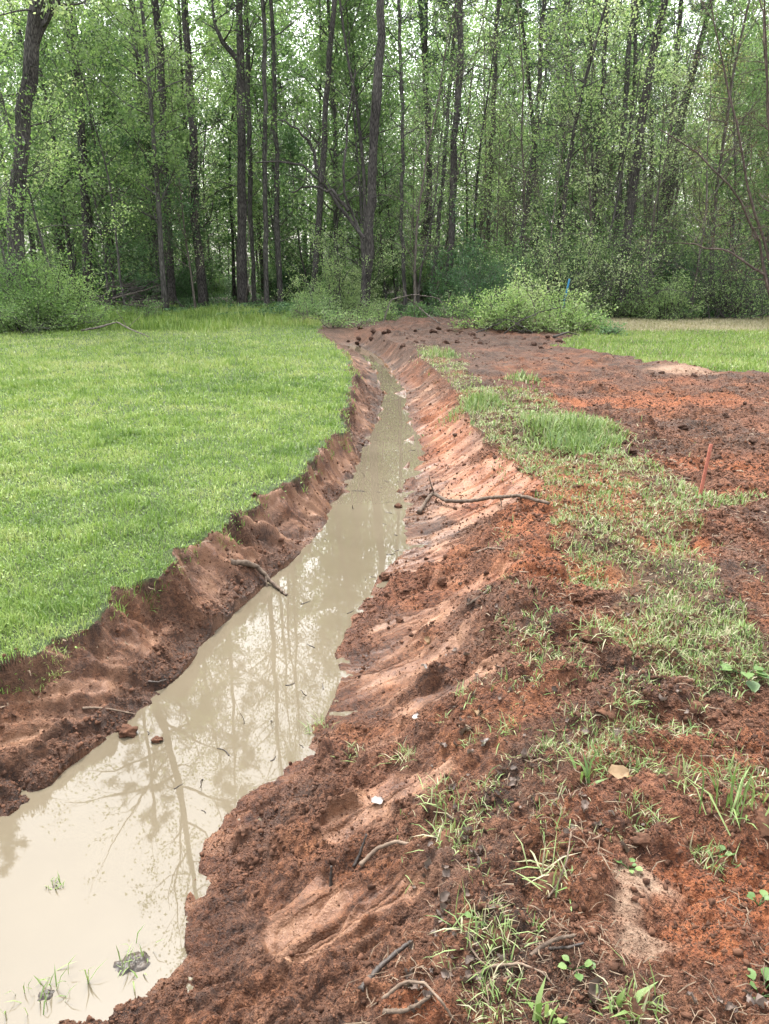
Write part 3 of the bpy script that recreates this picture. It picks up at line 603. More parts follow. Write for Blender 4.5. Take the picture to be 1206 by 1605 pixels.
# ---------------------------------------------------------------- trees
def wander(rng, p0, d0, L, n, bend, lift=0.0):
    P = [np.array(p0, float)]; d = np.array(d0, float); d /= np.linalg.norm(d)
    for i in range(n):
        d = d + rng.normal(size=3) * bend + np.array([0, 0, lift]); d /= np.linalg.norm(d)
        P.append(P[-1] + d * L / n)
    return np.array(P)
def along(P, t):
    s = np.concatenate([[0], np.cumsum(np.linalg.norm(np.diff(P, axis=0), axis=1))]); s /= s[-1]
    return np.array([np.interp(t, s, P[:, k]) for k in range(3)])
def limbs(W, rng, P, r, t0, t1, nb, lmax, up=(.3, .9), sub=4, taper=.35, bend=.16, lift=.03, shape='dec', tips=None, az=None, rmin=.006, side=None, subn=2):
    """branches with side twigs along trunk P; twig points land in tips"""
    tips = [] if tips is None else tips
    for k in range(nb):
        f = (k + rng.uniform(0, .9)) / nb; t = t0 + (t1 - t0) * f
        o = along(P, t); rr = np.interp(t, np.linspace(0, 1, len(r)), r)
        a = k * 2.4 + rng.normal() * .5 if az is None else az + rng.normal() * .7
        prof = {'dec': math.sin(math.pi * min(1, .22 + .78 * f)) ** .7 + .15, 'cone': 1.05 - .8 * f, 'flat': 1.0, 'vase': .6 + .4 * f}[shape]
        L = lmax * prof * rng.uniform(.6, 1.15); u = rng.uniform(*up)
        d = np.array([math.cos(a) * math.cos(u), math.sin(a) * math.cos(u), math.sin(u)])
        B = wander(rng, o, d, L, 6, bend, lift); br = np.linspace(max(rr * taper, rmin * 1.5), rmin, len(B))
        W.tube(B, br, 5, False)
        for j in range(sub):
            q = rng.uniform(.25, 1.0); so = along(B, q); sdv = (B[-1] - B[0]) / (L + 1e-9) + rng.normal(size=3) * .65 + np.array([0, 0, .12])
            Sg = wander(rng, so, sdv, L * rng.uniform(.22, .5), 4, .2, lift); W.tube(Sg, np.linspace(max(.55 * np.interp(q, [0, 1], [br[0], br[-1]]), rmin), rmin * .6, len(Sg)), 4, False)
            tips.append(Sg[2:])
            for _ in range(subn):
                so2 = along(Sg, rng.uniform(.3, 1)); S2 = wander(rng, so2, (Sg[-1] - Sg[0]) / L + rng.normal(size=3) * .3, L * rng.uniform(.1, .22), 3, .25, lift)
                W.tube(S2, np.linspace(rmin * .8, rmin * .5, len(S2)), 3, False); tips.append(S2[1:])
        tips.append(B[-2:])
    return tips
def leafage(rng, tips, n, size, spread, tilt=.9, flat=.6):
    pts = np.vstack(tips); C = pts[rng.integers(0, len(pts), n)] + rng.normal(size=(n, 3)) * spread * np.array([1, 1, flat])
    base = np.repeat(rng.uniform(.2, .8, 1), n) + .22 * np.sin(C[:, 0] * 1.3 + C[:, 1]) * np.sin(C[:, 2] * 1.1) + rng.normal(size=n) * .17
    S = Soup(); V, Q, A = leaf_quads(C, size * rng.uniform(.55, 1.35, n), rng, tilt, .62, base); S.put(V, Q, None, A)
    return S
def needle_soup(rng, tips, per, L, wd, S=None):
    S = S or Soup(); pts = np.vstack(tips); n = len(pts) * per
    C = np.repeat(pts, per, 0) + rng.normal(size=(n, 3)) * .07
    d = rng.normal(size=(n, 3)) + np.array([0, 0, .35]); d /= np.linalg.norm(d, axis=1)[:, None]
    s = np.cross(d, rng.normal(size=(n, 3))); s /= np.linalg.norm(s, axis=1)[:, None]
    l = (L * rng.uniform(.6, 1.1, n))[:, None]
    V = np.stack([C - s * wd * .5, C + s * wd * .5, C + d * l + s * wd * .3, C + d * l - s * wd * .3], 1)
    S.put(V.reshape(-1, 3), np.arange(n)[:, None] * 4 + np.array([[0, 1, 2, 3]]), None, np.repeat(rng.uniform(0, 1, n), 4)); return S

def make_tree(name, label, cat, seed, H, r0, mleaf, mbark, crown0=.25, nb=26, lmax=2.6, nleaf=5000, lsize=.11, group=None, lean=.02, kind='dec', up=(.25, .95), sub=4, spread=.22, shape='dec', crook=.03):
    rng = np.random.default_rng(seed); W = MB()
    P = wander(rng, (0, 0, -.25), (rng.normal() * lean, rng.normal() * lean, 1), H + .25, 14, crook, .03)
    r = r0 * (1 - np.linspace(0, 1, 15) ** 1.1 * .88); r[0] *= 1.45; r[1] *= 1.06
    W.tube(P, r, 9, True)
    root = thing(name, label, cat, (0, 0, 0), group)
    tips = []
    if kind == 'dec':
        limbs(W, rng, P, r, crown0, .985, nb, lmax, up, sub, .45, .16, .03, shape, tips)
        link('trunk', W.mesh('trunk'), mbark, root)
        if nleaf: link('crown', leafage(rng, tips, nleaf, lsize, spread).mesh('crown'), mleaf, root)
    else:
        dead = []; limbs(W, rng, P, r, .22, crown0, 9, 1.2, (-.2, .3), 2, .14, .2, 0, 'flat', dead, subn=0)
        limbs(W, rng, P, r, crown0, .99, nb, lmax, (.0, .6), sub, .28, .12, .05, 'cone', tips, subn=1)
        link('trunk', W.mesh('trunk'), mbark, root)
        link('crown', needle_soup(rng, tips, 9, .26, .03).mesh('crown'), mleaf, root)
    return root

def front_tree(name, label, pts, Y, wbase, wtop, H, seed, mbark, kind='pine', crown0=.5, nb=30, lmax=3.0, nleaf=5000, lsize=.11, mleaf=None, dead=10, fork=None, group=None, low=0):
    """trunk through traced points of the photo, standing at distance Y and carried on up to its full height"""
    rng = np.random.default_rng(seed); W = MB()
    pts = sorted(pts, key=lambda q: -q[1]); p = np.array(pts, float); A = at(p[:, 0], p[:, 1], Y)
    zg = float(hz(A[0, 0], Y)[0]); base = A[0].copy(); 
    bx = A[0, 0] + (A[0, 0] - A[1, 0]) / (A[1, 2] - A[0, 2]) * (A[0, 2] - zg) * .5
    base = np.array([bx, Y, zg]); loc = base.copy(); A = np.vstack([[base], A[1:] if abs(A[0, 2] - zg) < .8 else A])
    ztop = A[-1, 2]; d = A[-1] - A[-2]; d = d / d[2] * .6
    for z in np.linspace(ztop, H, 7)[1:]:
        A = np.vstack([A, A[-1] + d * (z - A[-1, 2]) + np.array([rng.normal() * .1, rng.normal() * .15, 0])]); d = d * .7; d[2] = 1
    zz = np.linspace(zg - .3, A[-1, 2], 34)
    P = np.stack([np.interp(zz, A[:, 2], A[:, 0]), np.interp(zz, A[:, 2], A[:, 1]), zz], -1)
    P[:, 1] += np.cumsum(rng.normal(size=34) * .03); P[:, 0] += .03 * rng.normal(size=34) * (np.arange(34) > 2)
    dep = Y * math.cos(PITCH) * .74
    rb, rt = wbase / 2 / FPX * dep, wtop / 2 / FPX * dep
    r = np.interp(zz, [zg - .3, zg, zg + .6, ztop, H], [rb * 1.7, rb * 1.35, rb * 1.05, rt, rt * .18])
    r = r * (1 + .05 * rng.normal(size=34)); P -= loc
    W.tube(P, r, 14, True, 0, .03, rng)
    root = thing(name, label, 'tree', tuple(loc), group); tips = []
    if dead: limbs(W, rng, P, r, .14, crown0, dead, 1.5, (-.25, .5), 3, .16, .2, .0, 'flat', [], subn=1)
    if fork is not None:
        for f in fork:
            F = at(np.array([q[0] for q in f], float), np.array([q[1] for q in f], float), Y) - loc
            F[1:, 1] += rng.normal(size=len(F) - 1) * .3
            rr = np.linspace(rt * .8, rt * .25, len(F)); W.tube(F, rr, 8, False); limbs(W, rng, F, rr, .3, 1, 6, 1.8, (.2, .9), 4, .5, .18, .03, 'flat', tips)
    if kind == 'pine':
        limbs(W, rng, P, r, crown0, .99, nb, lmax, (.0, .6), 4, .26, .12, .05, 'cone', tips, subn=1)
        link('trunk', W.mesh('trunk'), mbark, root)
        link('crown', needle_soup(rng, tips, 9, .28, .03).mesh('crown'), M_NEEDLE, root)
    else:
        limbs(W, rng, P, r, crown0, .985, nb, lmax, (.25, .95), 5, .42, .18, .03, 'dec', tips)
        if low: limbs(W, rng, P, r, .12, crown0, low, 1.8, (-.1, .6), 4, .2, .2, .02, 'flat', tips)
        link('trunk', W.mesh('trunk'), mbark, root)
        link('crown', leafage(rng, tips, nleaf, lsize, .22).mesh('crown'), mleaf or M_LEAF, root)
    return root

FT = [
 ('pine_tree', 'thick dark leaning tree at far left, forked near the top, rising behind the round bush', [(22,440),(28,380),(25,320),(35,250),(37,180),(47,110),(50,50),(64,-10)], 23, 33, 26, 25, 'dec', .42, [[(44,95),(62,50),(88,-5),(108,-40)]]),
 ('old_pine', 'broad dark trunk second from the left edge, half hidden by leafy saplings', [(140,450),(136,330),(131,250),(124,170),(116,90),(108,-5)], 34, 20, 15, 27, 'pine', .55, None),
 ('pine_tree', 'straight dark pine trunk right beside the brush pile', [(271,474),(265,380),(262,300),(256,180),(252,90),(243,-5)], 36, 17, 13, 27, 'dec', .48, None),
 ('pine_tree', 'dark pine trunk with ivy on its middle, standing left of the vine hung trunk', [(319,478),(311,390),(305,310),(303,210),(296,110),(290,-5)], 35, 17, 13, 28, 'pine', .58, None),
 ('pine_tree', 'stout straight trunk with a pale vine hanging down its right side', [(380,482),(379,400),(378,300),(379,200),(378,100),(376,-5)], 34, 20, 14, 29, 'dec', .5, [[(374,95),(352,70),(338,40),(330,-10)]]),
 ('slender_tree', 'thin dark trunk pressed close behind the vine hung trunk', [(398,455),(396,400),(392,300),(391,200),(388,100),(386,-5)], 37, 9, 9, 24, 'dec', .4, None),
 ('slender_tree', 'thin grey trunk, left one of the close pair left of the central pine', [(418,480),(416,390),(414,300),(415,200),(413,100),(411,-5)], 34, 10, 8, 23, 'dec', .45, None),
 ('slender_tree', 'thin grey trunk, right one of the close pair left of the central pine', [(440,480),(436,400),(433,300),(430,200),(428,100),(422,-5)], 35, 12, 8, 25, 'dec', .5, None),
 ('leaning_tree', 'dark trunk leaning right as it rises, just left of the central pine', [(490,470),(497,390),(503,310),(509,220),(517,110),(524,-5)], 33, 13, 10, 25, 'pine', .5, None),
 ('pine_tree', 'tall central pine with grey flaking bark at the head of the ditch', [(571,497),(574,440),(580,370),(583,290),(587,190),(594,90),(600,-5)], 28.8, 21, 16, 28, 'pine', .62, None),
 ('pine_tree', 'rough barked trunk right of the central pine, crooked near the top', [(700,478),(706,400),(709,320),(712,240),(716,160),(723,90),(722,-5)], 31, 14, 12, 24, 'pine', .55, None),
 ('slender_tree', 'thin dark trunk right of the crooked rough barked one', [(766,470),(766,330),(770,220),(776,120),(781,-5)], 38, 9, 8, 24, 'dec', .4, None),
 ('slender_tree', 'dark trunk leaning right above the dark green bush', [(815,450),(826,330),(838,230),(846,120),(853,-5)], 36, 10, 9, 24, 'pine', .5, None),
 ('slender_tree', 'grey straight trunk above the blue stake', [(876,460),(879,330),(884,200),(890,100),(894,-5)], 38, 9, 7, 23, 'dec', .4, None),
 ('slender_tree', 'pale grey trunk, left one of the three close together above the thicket', [(928,450),(933,310),(941,200),(948,110),(956,-5)], 35, 9, 8, 24, 'dec', .45, None),
 ('slender_tree', 'darkest trunk, middle one of the three close together above the thicket', [(962,450),(969,300),(976,200),(984,100),(991,-5)], 34, 11, 9, 25, 'pine', .55, None),
 ('slender_tree', 'thin grey trunk, right one of the three close together above the thicket', [(976,450),(984,300),(992,180),(998,90),(1001,-5)], 36, 8, 7, 23, 'dec', .4, None),
 ('slender_tree', 'black thin stem just right of the central pine', [(636,470),(632,400),(628,330),(632,250),(630,150),(626,-5)], 33, 8, 6, 19, 'dec', .35, None),
 ('slender_tree', 'leaning thin stem standing between central pine and crooked trunk', [(676,475),(684,400),(690,330),(697,250),(706,120),(718,-5)], 35, 9, 6, 21, 'dec', .35, None),
]
FTX = []
for i, (nm, lab, pts, Y, wb, wt, H, kind, c0, fork) in enumerate(FT):
    big = wb > 12
    t_ = front_tree(nm, lab, pts, Y, wb, wt, H, 300 + i, M_BARK if big else M_BARK_G, kind, c0, 34 if big else 24, 3.4 if big else 2.4, 5200 if big else 3200, .11, M_LEAF_B if i in (0, 6, 12) else M_LEAF, 10 if big else 6, fork, low=0 if big else 5)
    FTX.append((t_.location.x, Y))
    if i == 3:   # ivy on its middle
        rng = np.random.default_rng(9); z = rng.normal(4.4, 1.0, 700); th = rng.uniform(0, 6.28, 700); ch = t_.children[0].data
        C = np.stack([np.cos(th) * .33 - .15 , np.sin(th) * .33, z], -1); S = Soup(); V, Q, A = leaf_quads(C, .12, rng, 1.2); S.put(V, Q, None, A); link('ivy', S.mesh('ivy'), M_LEAF_D, t_)
    if i == 4:   # pale vine
        W = MB(); F = at(np.array([384., 388, 391, 386, 389, 392, 385]), np.array([482., 450, 420, 390, 372, 355, 335]), Y - .35) - np.array(t_.location); W.tube(F, .022, 5); link('vine', W.mesh('vine'), M_TWIG, t_)

# copies of a few kinds fill the wood behind
GR = 'trees standing deep in the wood'
PROT = [
 make_tree('leafy_tree', 'slender pale green leafy tree standing deep in the wood', 'tree', 401, 17, .10, M_LEAF, M_BARK_G, .10, 40, 2.5, 9500, .125, GR),
 make_tree('leafy_tree', 'slender pale green leafy tree standing deep in the wood', 'tree', 402, 20, .12, M_LEAF_B, M_BARK_G, .18, 42, 2.9, 10500, .13, GR),
 make_tree('leafy_sapling', 'thin light green leafy sapling under the taller trees', 'tree', 403, 9, .042, M_LEAF_B, M_BARK_G, .10, 28, 2.1, 5200, .105, 'saplings under the tall trees', crook=.05),
 make_tree('leafy_sapling', 'thin light green leafy sapling under the taller trees', 'tree', 404, 12, .055, M_LEAF, M_BARK_G, .12, 32, 2.3, 6200, .11, 'saplings under the tall trees', crook=.05),
 make_tree('pine_tree', 'dark needled pine standing deep in the wood', 'tree', 405, 24, .19, M_NEEDLE, M_BARK, .5, 34, 2.6, 0, .1, 'pines deep in the wood', kind='pine'),
 make_tree('bare_tree', 'bare thin dark trunk with hardly any leaves deep in the wood', 'tree', 406, 16, .08, M_LEAF, M_BARK, .3, 20, 1.9, 900, .10, 'nearly bare trees deep in the wood', crook=.04),
 make_tree('leafy_tree', 'yellowish green tree at the right behind the budding stems', 'tree', 407, 14, .08, M_LEAF_Y, M_BARK_G, .15, 34, 2.4, 7600, .12, 'yellowish trees at the right', crook=.04),
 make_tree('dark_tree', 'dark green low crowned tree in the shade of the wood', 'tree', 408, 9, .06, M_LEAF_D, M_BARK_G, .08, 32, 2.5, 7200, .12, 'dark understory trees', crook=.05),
]
def scatter_wood():
    rng = np.random.default_rng(55); placed = list(FTX); first = [True] * len(PROT); cnt = 0
    tries = 0
    while cnt < 262 and tries < 9000:
        tries += 1
        Y = 29.5 + 48 * rng.uniform() ** 1.0; t = rng.uniform(-.66, .70); x = t * Y
        if min(math.hypot(x - a, (Y - b) * .8) for a, b in placed) < 1.5: continue
        col = x / Y
        pr = np.array([.20, .15, .16, .15, .11, .14, .0, .10])
        if col > .36: pr = np.array([.15, .12, .14, .12, .06, .14, .20, .07])
        if -.02 < col < .36 and Y < 42: pr = np.array([.14, .06, .12, .10, .08, .38, 0, .12])
        if col < -.25 and Y < 46: pr = np.array([.12, .16, .22, .12, .14, .06, 0, .18])
        k = rng.choice(8, p=pr / pr.sum())
        if Y < 33 and k in (0, 1, 4) and rng.uniform() < .6: continue
        z = float(hz(x, Y)[0]); s = rng.uniform(.8, 1.25); placed.append((x, Y)); cnt += 1
        if first[k]:
            first[k] = False; o = PROT[k]; o.location = (x, Y, z); o.rotation_euler.z = rng.uniform(0, 6.28); o.scale = (s, s, s)
        else: dup(PROT[k], (x, Y, z), rng.uniform(0, 6.28), (s, s, s * rng.uniform(.9, 1.15)), rx=rng.normal() * .015, ry=rng.normal() * .018)
    return placed
PLACED = scatter_wood()
def twiggy_wood():
    """thin grey half bare trees along the right of the wood's edge"""
    rng = np.random.default_rng(58); g = 'thin grey half bare trees along the edge of the wood'; P = []
    for k in range(4):
        P.append(make_tree('twiggy_tree', 'thin grey twiggy tree with few leaves in the thin stemmed edge of the wood', 'tree', 420 + k, 9 + 1.6 * k, .045 + .006 * k, M_LEAF if k % 2 else M_LEAF_B, M_TWIG if k != 1 else M_BARK_G, .12, 34, 2.2, 1300, .085, g, .06, crook=.05, sub=6, up=(.3, 1.1)))
    n = 0
    while n < 44:
        Y = 28.5 + 11 * rng.uniform(); t = rng.uniform(-.02, .62) if rng.uniform() < .88 else rng.uniform(-.5, 0); x = t * Y
        if min(math.hypot(x - a, Y - b) for a, b in FTX) < .8: continue
        z = float(hz(x, Y)[0]); s = rng.uniform(.75, 1.25)
        o = P[n] if n < 4 else dup(P[n % 4], (0, 0, 0)); o.location = (x, Y, z); o.scale = (s, s, s); o.rotation_euler = (rng.normal() * .04, rng.normal() * .05, rng.uniform(0, 6.28)); n += 1
twiggy_wood()

# near saplings with bright leaves hanging in front of the left trunks
def pix_tree(label, px, Y, seed, H, mleaf, nleaf, lmax=1.9, crown0=.2, lsize=.085, r0=.05, name='leafy_sapling', nb=24, lean=.05, mb=None, group=None, crook=.05, up=(.15, .8)):
    o = make_tree(name, label, 'tree', seed, H, r0, mleaf, mb or M_BARK_G, crown0, nb, lmax, nleaf, lsize, group, lean, crook=crook, up=up)
    x = float(at(px, 450., Y)[0]); o.location = (x, Y, float(hz(x, Y)[0])); return o
pix_tree('bright leafed sapling with drooping sprays right at the left edge', 20, 22.0, 501, 7.5, M_LEAF_C, 4200, 2.2)
pix_tree('bright leafed sapling spreading in front of the second dark trunk', 95, 25.0, 502, 9.5, M_LEAF_C, 5600, 2.8, .3)
pix_tree('light green sapling reaching toward the brush pile pine', 195, 30.0, 503, 11, M_LEAF_C, 4600, 2.8, .35)
pix_tree('airy pale leafed sapling arching over the thicket', 935, 29.5, 504, 10.5, M_LEAF_B, 5200, 3.0, .25, .09)
pix_tree('airy pale leafed sapling above the dark green bush', 800, 31.0, 505, 10, M_LEAF_B, 4200, 2.6, .3, .09)
pix_tree('loose pale sapling with arching twigs beside the crooked trunk', 655, 31.5, 506, 9, M_LEAF, 2600, 2.4, .35, .08)
pix_tree('grey leafless arching tree at the right of the thicket', 1090, 27.5, 507, 9, M_LEAF_Y, 500, 3.0, .15, .07, .05, 'bare_tree', 34, .1, M_TWIG)

def stems_tree(name, label, Y, stems, mb, r0, twigs, nleaf, mleaf, seed, lsize=.05, lm=1.3, sub=4, spread=.12):
    rng = np.random.default_rng(seed); W = MB(); tips = []
    b = at(float(stems[0][0][0]), float(stems[0][0][1]), Y)[0] if False else at(np.array([stems[0][0][0]], float), np.array([stems[0][0][1]], float), Y)[0]
    zg = float(hz(b[0], Y)[0]); loc = np.array([b[0], Y, zg]); root = thing(name, label, 'tree', tuple(loc))
    for q in stems:
        q = np.array(q, float); F = at(q[:, 0], q[:, 1], Y) - loc; F[0] = (F[0, 0], 0, -.1) if abs(F[0, 2]) < 1.2 else F[0]
        F[1:, 1] += np.cumsum(rng.normal(size=len(F) - 1) * .25)
        tt = np.linspace(0, 1, 12); G = np.array([along(F, t) for t in tt]) + rng.normal(size=(12, 3)) * .03; rr = np.linspace(r0, r0 * .3, 12)
        W.tube(G, rr, 7, False); limbs(W, rng, G, rr, .25, 1, twigs, lm, (.1, 1.0), sub, .5, .2, .04, 'flat', tips, rmin=.005)
    link('trunk', W.mesh('trunk'), mb, root)
    if nleaf: link('crown', leafage(rng, tips, nleaf, lsize, spread).mesh('crown'), mleaf, root)
    return root
stems_tree('budding_tree', 'many stemmed budding tree with bare reddish twigs at the right edge', 24.5, [[(1225,492),(1206,390),(1180,300),(1165,200),(1140,90),(1120,-20)], [(1225,492),(1203,340),(1188,180),(1172,60),(1160,-20)], [(1228,492),(1210,300),(1200,150),(1195,40),(1190,-30)], [(1225,492),(1195,370),(1150,300),(1100,240),(1040,200)], [(1222,492),(1190,430),(1130,390),(1060,380)], [(1228,492),(1215,200),(1225,60),(1215,-40)]], M_TWIG_R, .055, 10, 1500, M_LEAF_R, 601)
stems_tree('bent_tree', 'dark bare tree bending left beside the central pine', 28.0, [[(573,492),(568,372),(548,330),(538,290),(540,230),(546,170),(560,110)], [(568,372),(535,330),(505,285),(470,255),(425,245),(392,250)], [(548,330),(520,300),(490,290),(455,300)], [(505,285),(490,230),(470,205),(440,190)]], M_BARK, .075, 7, 420, M_LEAF, 602)

# ---------------------------------------------------------------- bushes
def make_bush(name, label, px, pyb, Y, Wd, Hh, mleaf, seed, nleaf, lsize=.055, stems=26, mb=None, group=None, twiggy=3, cat='bush', droop=.0, dome=True, place=True):
    rng = np.random.default_rng(seed); W = MB(); tips = []
    for k in range(stems):
        a = rng.uniform(0, 6.28); u = rng.uniform(.25, 1.45) if dome else rng.uniform(.9, 1.5)
        b = np.array([rng.normal() * Wd * .12, rng.normal() * Wd * .08, -.05])
        d = np.array([math.cos(a) * math.cos(u), math.sin(a) * math.cos(u), math.sin(u)])
        L = Hh * rng.uniform(.7, 1.1) if u > .8 else Wd * .5 * rng.uniform(.6, 1.05)
        B = wander(rng, b, d, L, 7, .14, -droop); W.tube(B, np.linspace(.018, .005, 8), 5, False)
        for j in range(twiggy * 2):
            q = rng.uniform(.25, 1); S = wander(rng, along(B, q), (B[-1] - B[0]) / L + rng.normal(size=3) * .7, L * rng.uniform(.15, .4), 4, .2, .02)
            W.tube(S, np.linspace(.007, .003, 5), 3, False); tips.append(S[1:])
    root = thing(name, label, cat, (0, 0, 0), group)
    if place:
        x = float(at(np.array([px], float), np.array([450.]), Y)[0][0]); root.location = (x, Y, float(hz(x, Y)[0]))
    link('stems', W.mesh('stems'), mb or M_BARK_G, root)
    S = leafage(rng, tips, nleaf, lsize, .10, 1.0, .8)
    for i in range(len(S.V)): S.V[i][:, 2] = np.maximum(S.V[i][:, 2], .02)
    link('foliage', S.mesh('foliage'), mleaf, root)
    return root
make_bush('round_bush', 'large round soft green bush below the far left trunk', 60, 515, 22.0, 3.5, 1.95, M_LEAF_C, 701, 28000, .055, 80, None, None, 5)
make_bush('round_bush', 'lower pale bush in front of the large round bush', 30, 520, 20.8, 2.2, 1.0, M_LEAF_B, 702, 6000, .045, 34)
make_bush('leafy_shrub', 'spreading shrub around the foot of the central pine', 535, 495, 29.4, 3.4, 2.9, M_LEAF_B, 703, 14000, .06, 44)
make_bush('low_shrub', 'low weedy shrub at the left foot of the central pine', 505, 505, 26.0, 2.4, 1.0, M_LEAF, 704, 4200, .055, 30)
make_bush('dark_bush', 'dense dark green bush behind the cut brush', 762, 480, 26.0, 2.8, 2.2, M_LEAF_D, 705, 11000, .06, 50)
make_bush('cut_brush', 'tallest heap of cut pale green leafy branches at the edge of the bare dirt', 812, 530, 20.9, 2.6, 1.5, M_LEAF_C, 706, 6400, .062, 40, M_TWIG, None, 3, droop=.03)
make_bush('cut_brush', 'low cut pale leafy branches spilling left from the tallest heap', 768, 525, 21.3, 1.9, .95, M_LEAF_C, 716, 3600, .06, 26, M_TWIG, None, 3, droop=.05)
make_bush('cut_brush', 'middle sized heap of cut pale leafy branches under the blue stake', 868, 525, 21.0, 2.4, 1.15, M_LEAF_C, 707, 5200, .06, 32, M_TWIG, None, 3, droop=.05)
make_bush('cut_brush', 'lowest cut pale leafy branches spilling right onto the field', 915, 522, 21.3, 1.8, .6, M_LEAF_C, 717, 2400, .06, 22, M_TWIG, None, 3, droop=.06)
make_bush('thicket_shrub', 'tall green thicket shrub behind the blue stake', 880, 495, 27.2, 3.8, 3.4, M_LEAF_B, 708, 10000, .065, 50, M_BARK_G, None, 5)
make_bush('thicket_shrub', 'twiggy brown and green shrub in the middle of the right thicket', 985, 498, 27.6, 4.0, 3.2, M_LEAF_B, 709, 6000, .065, 70, M_BARK_G, None, 6)
make_bush('thicket_shrub', 'rounded leafy shrub low in the right thicket by the dry grass', 1050, 500, 26.6, 2.6, 1.5, M_LEAF_B, 710, 5200, .06, 40, M_BARK_G)
make_bush('thicket_shrub', 'tangled grey twiggy shrub at the right end of the thicket', 1140, 500, 27.2, 4.2, 3.4, M_LEAF_B, 711, 6000, .065, 75, M_BARK_G, None, 6)
make_bush('small_plant', 'small dark weed clump on the right field', 968, 530, 20.0, .8, .35, M_LEAF_D, 712, 900, .05, 16)
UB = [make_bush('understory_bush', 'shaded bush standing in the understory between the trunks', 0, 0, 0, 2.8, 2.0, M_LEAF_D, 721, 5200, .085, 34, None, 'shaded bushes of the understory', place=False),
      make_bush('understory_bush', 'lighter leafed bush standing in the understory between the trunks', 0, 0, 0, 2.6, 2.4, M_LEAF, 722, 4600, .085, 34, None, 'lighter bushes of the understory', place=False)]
def scatter_bushes():
    rng = np.random.default_rng(66); first = [True, True]; n = 0
    while n < 120:
        Y = 29.5 + 24 * rng.uniform() ** 1.4; x = rng.uniform(-.66, .70) * Y
        if x / Y < .02 and Y < 37.5 + 2 * (x / Y < -.2): continue
        if min(math.hypot(x - a, Y - b) for a, b in FTX) < 1.1 and Y < 35: continue
        k = 0 if rng.uniform() < .62 else 1; z = float(hz(x, Y)[0]); s = rng.uniform(.6, 1.25); n += 1
        if x / Y > .2: s *= 1.25
        if first[k]: first[k] = False; o = UB[k]; o.location = (x, Y, z); o.scale = (s, s, s)
        else: dup(UB[k], (x, Y, z), rng.uniform(0, 6.28), (s, s, s * rng.uniform(.8, 1.3)))
scatter_bushes()

def far_wood():
    """the wood beyond the last trees one can tell apart"""
    rng = np.random.default_rng(77); S = Soup(); n = 380000
    Y = rng.uniform(79, 105, n); X = rng.uniform(-.66, .70, n) * Y; cl = fbm(X * .16, Y * .16, 4, 301)
    top = 27 + 9 * fbm(X * .09, Y * .05, 4, 302); z = rng.uniform(0, 1, n) ** 1.15 * (top + 3)
    k = (fbm(X * .35 + z * .2, z * .4, 4, 303) > -.46 - .4 * ss(-.03, .06, X / Y) + .28 * (z / top) ** 2)
    C = np.stack([X, Y, z], -1)[k]; V, Q, A = leaf_quads(C, rng.uniform(.2, .42, k.sum()), rng, 1.0, .6, .45 + .3 * fbm(X * .3, z * .3, 3, 304)[k] + rng.normal(size=k.sum()) * .15); S.put(V, Q, None, A)
    tag(link('far_wood', S.mesh('far_wood'), M_LEAF), 'pale green mass of the wood far behind the separate trees', 'wood', kind='stuff')
far_wood()

# weeds and sprouts about the torn end of the ditch
for k, (px, pyb, Y, Wd, Hh, lab) in enumerate([(600, 520, 24.5, 1.3, .55, 'low weedy sprout beside the central pine at the end of the ditch'), (655, 512, 24.0, 1.4, .5, 'low weedy sprout under the arched bare branch'), (575, 512, 25.5, 1.2, .8, 'taller weed clump in front of the central pine'), (712, 505, 24.6, 1.5, .9, 'scrubby weed clump left of the cut brush heap'), (470, 508, 25.0, 2.0, .8, 'broad weed clump at the back corner of the lawn'), (528, 515, 22.8, 1.7, .55, 'ragged weed clump where the lawn meets the ditch end'), (130, 515, 23.5, 2.0, .7, 'weed clump in the tall grass right of the round bush'), (215, 510, 26.0, 2.2, .6, 'weed clump before the brush pile')]):
    make_bush('weed_clump', lab, px, pyb, Y, Wd, Hh, M_LEAF if k % 2 else M_LEAF_B, 741 + k, 1500, .055, 18, M_TWIG, None, 3)

# ---------------------------------------------------------------- things lying on and standing in the ground
M_WOOD = plain('weathered_wood', (.035, .024, .017), (.13, .095, .07), 40, .85, .5, .25, (1, 1, 1))
M_ROOT = plain('pale_root', (.07, .046, .032), (.17, .125, .09), 35, .8, .4)
M_DARKW = plain('wet_dark_wood', (.008, .006, .005), (.05, .036, .028), 40, .6, .5, .4)
M_DEADL = leaf_material('dead_leaves', [(.0, (.045, .032, .025)), (.35, (.09, .064, .050)), (.7, (.11, .080, .066)), (1.0, (.19, .15, .13))], .12, 0, .6)
M_TANL = leaf_material('tan_leaf', [(.0, (.16, .10, .05)), (1.0, (.22, .15, .085))], .15, 0, .6)
M_WHITEL = leaf_material('pale_leaf', [(.0, (.20, .175, .16)), (1.0, (.28, .25, .23))], .1, 0, .5)
M_WEED = leaf_material('weed_leaves', [(.0, (.045, .09, .024)), (.5, (.085, .15, .042)), (1.0, (.15, .22, .075))], .35, 0, .45)
M_ORANGE = plain('orange_paint', (.26, .075, .048), (.34, .125, .085), 30, .7, .2)
M_BLUE = plain('blue_paint', (.012, .10, .18), (.02, .14, .24), 30, .5)

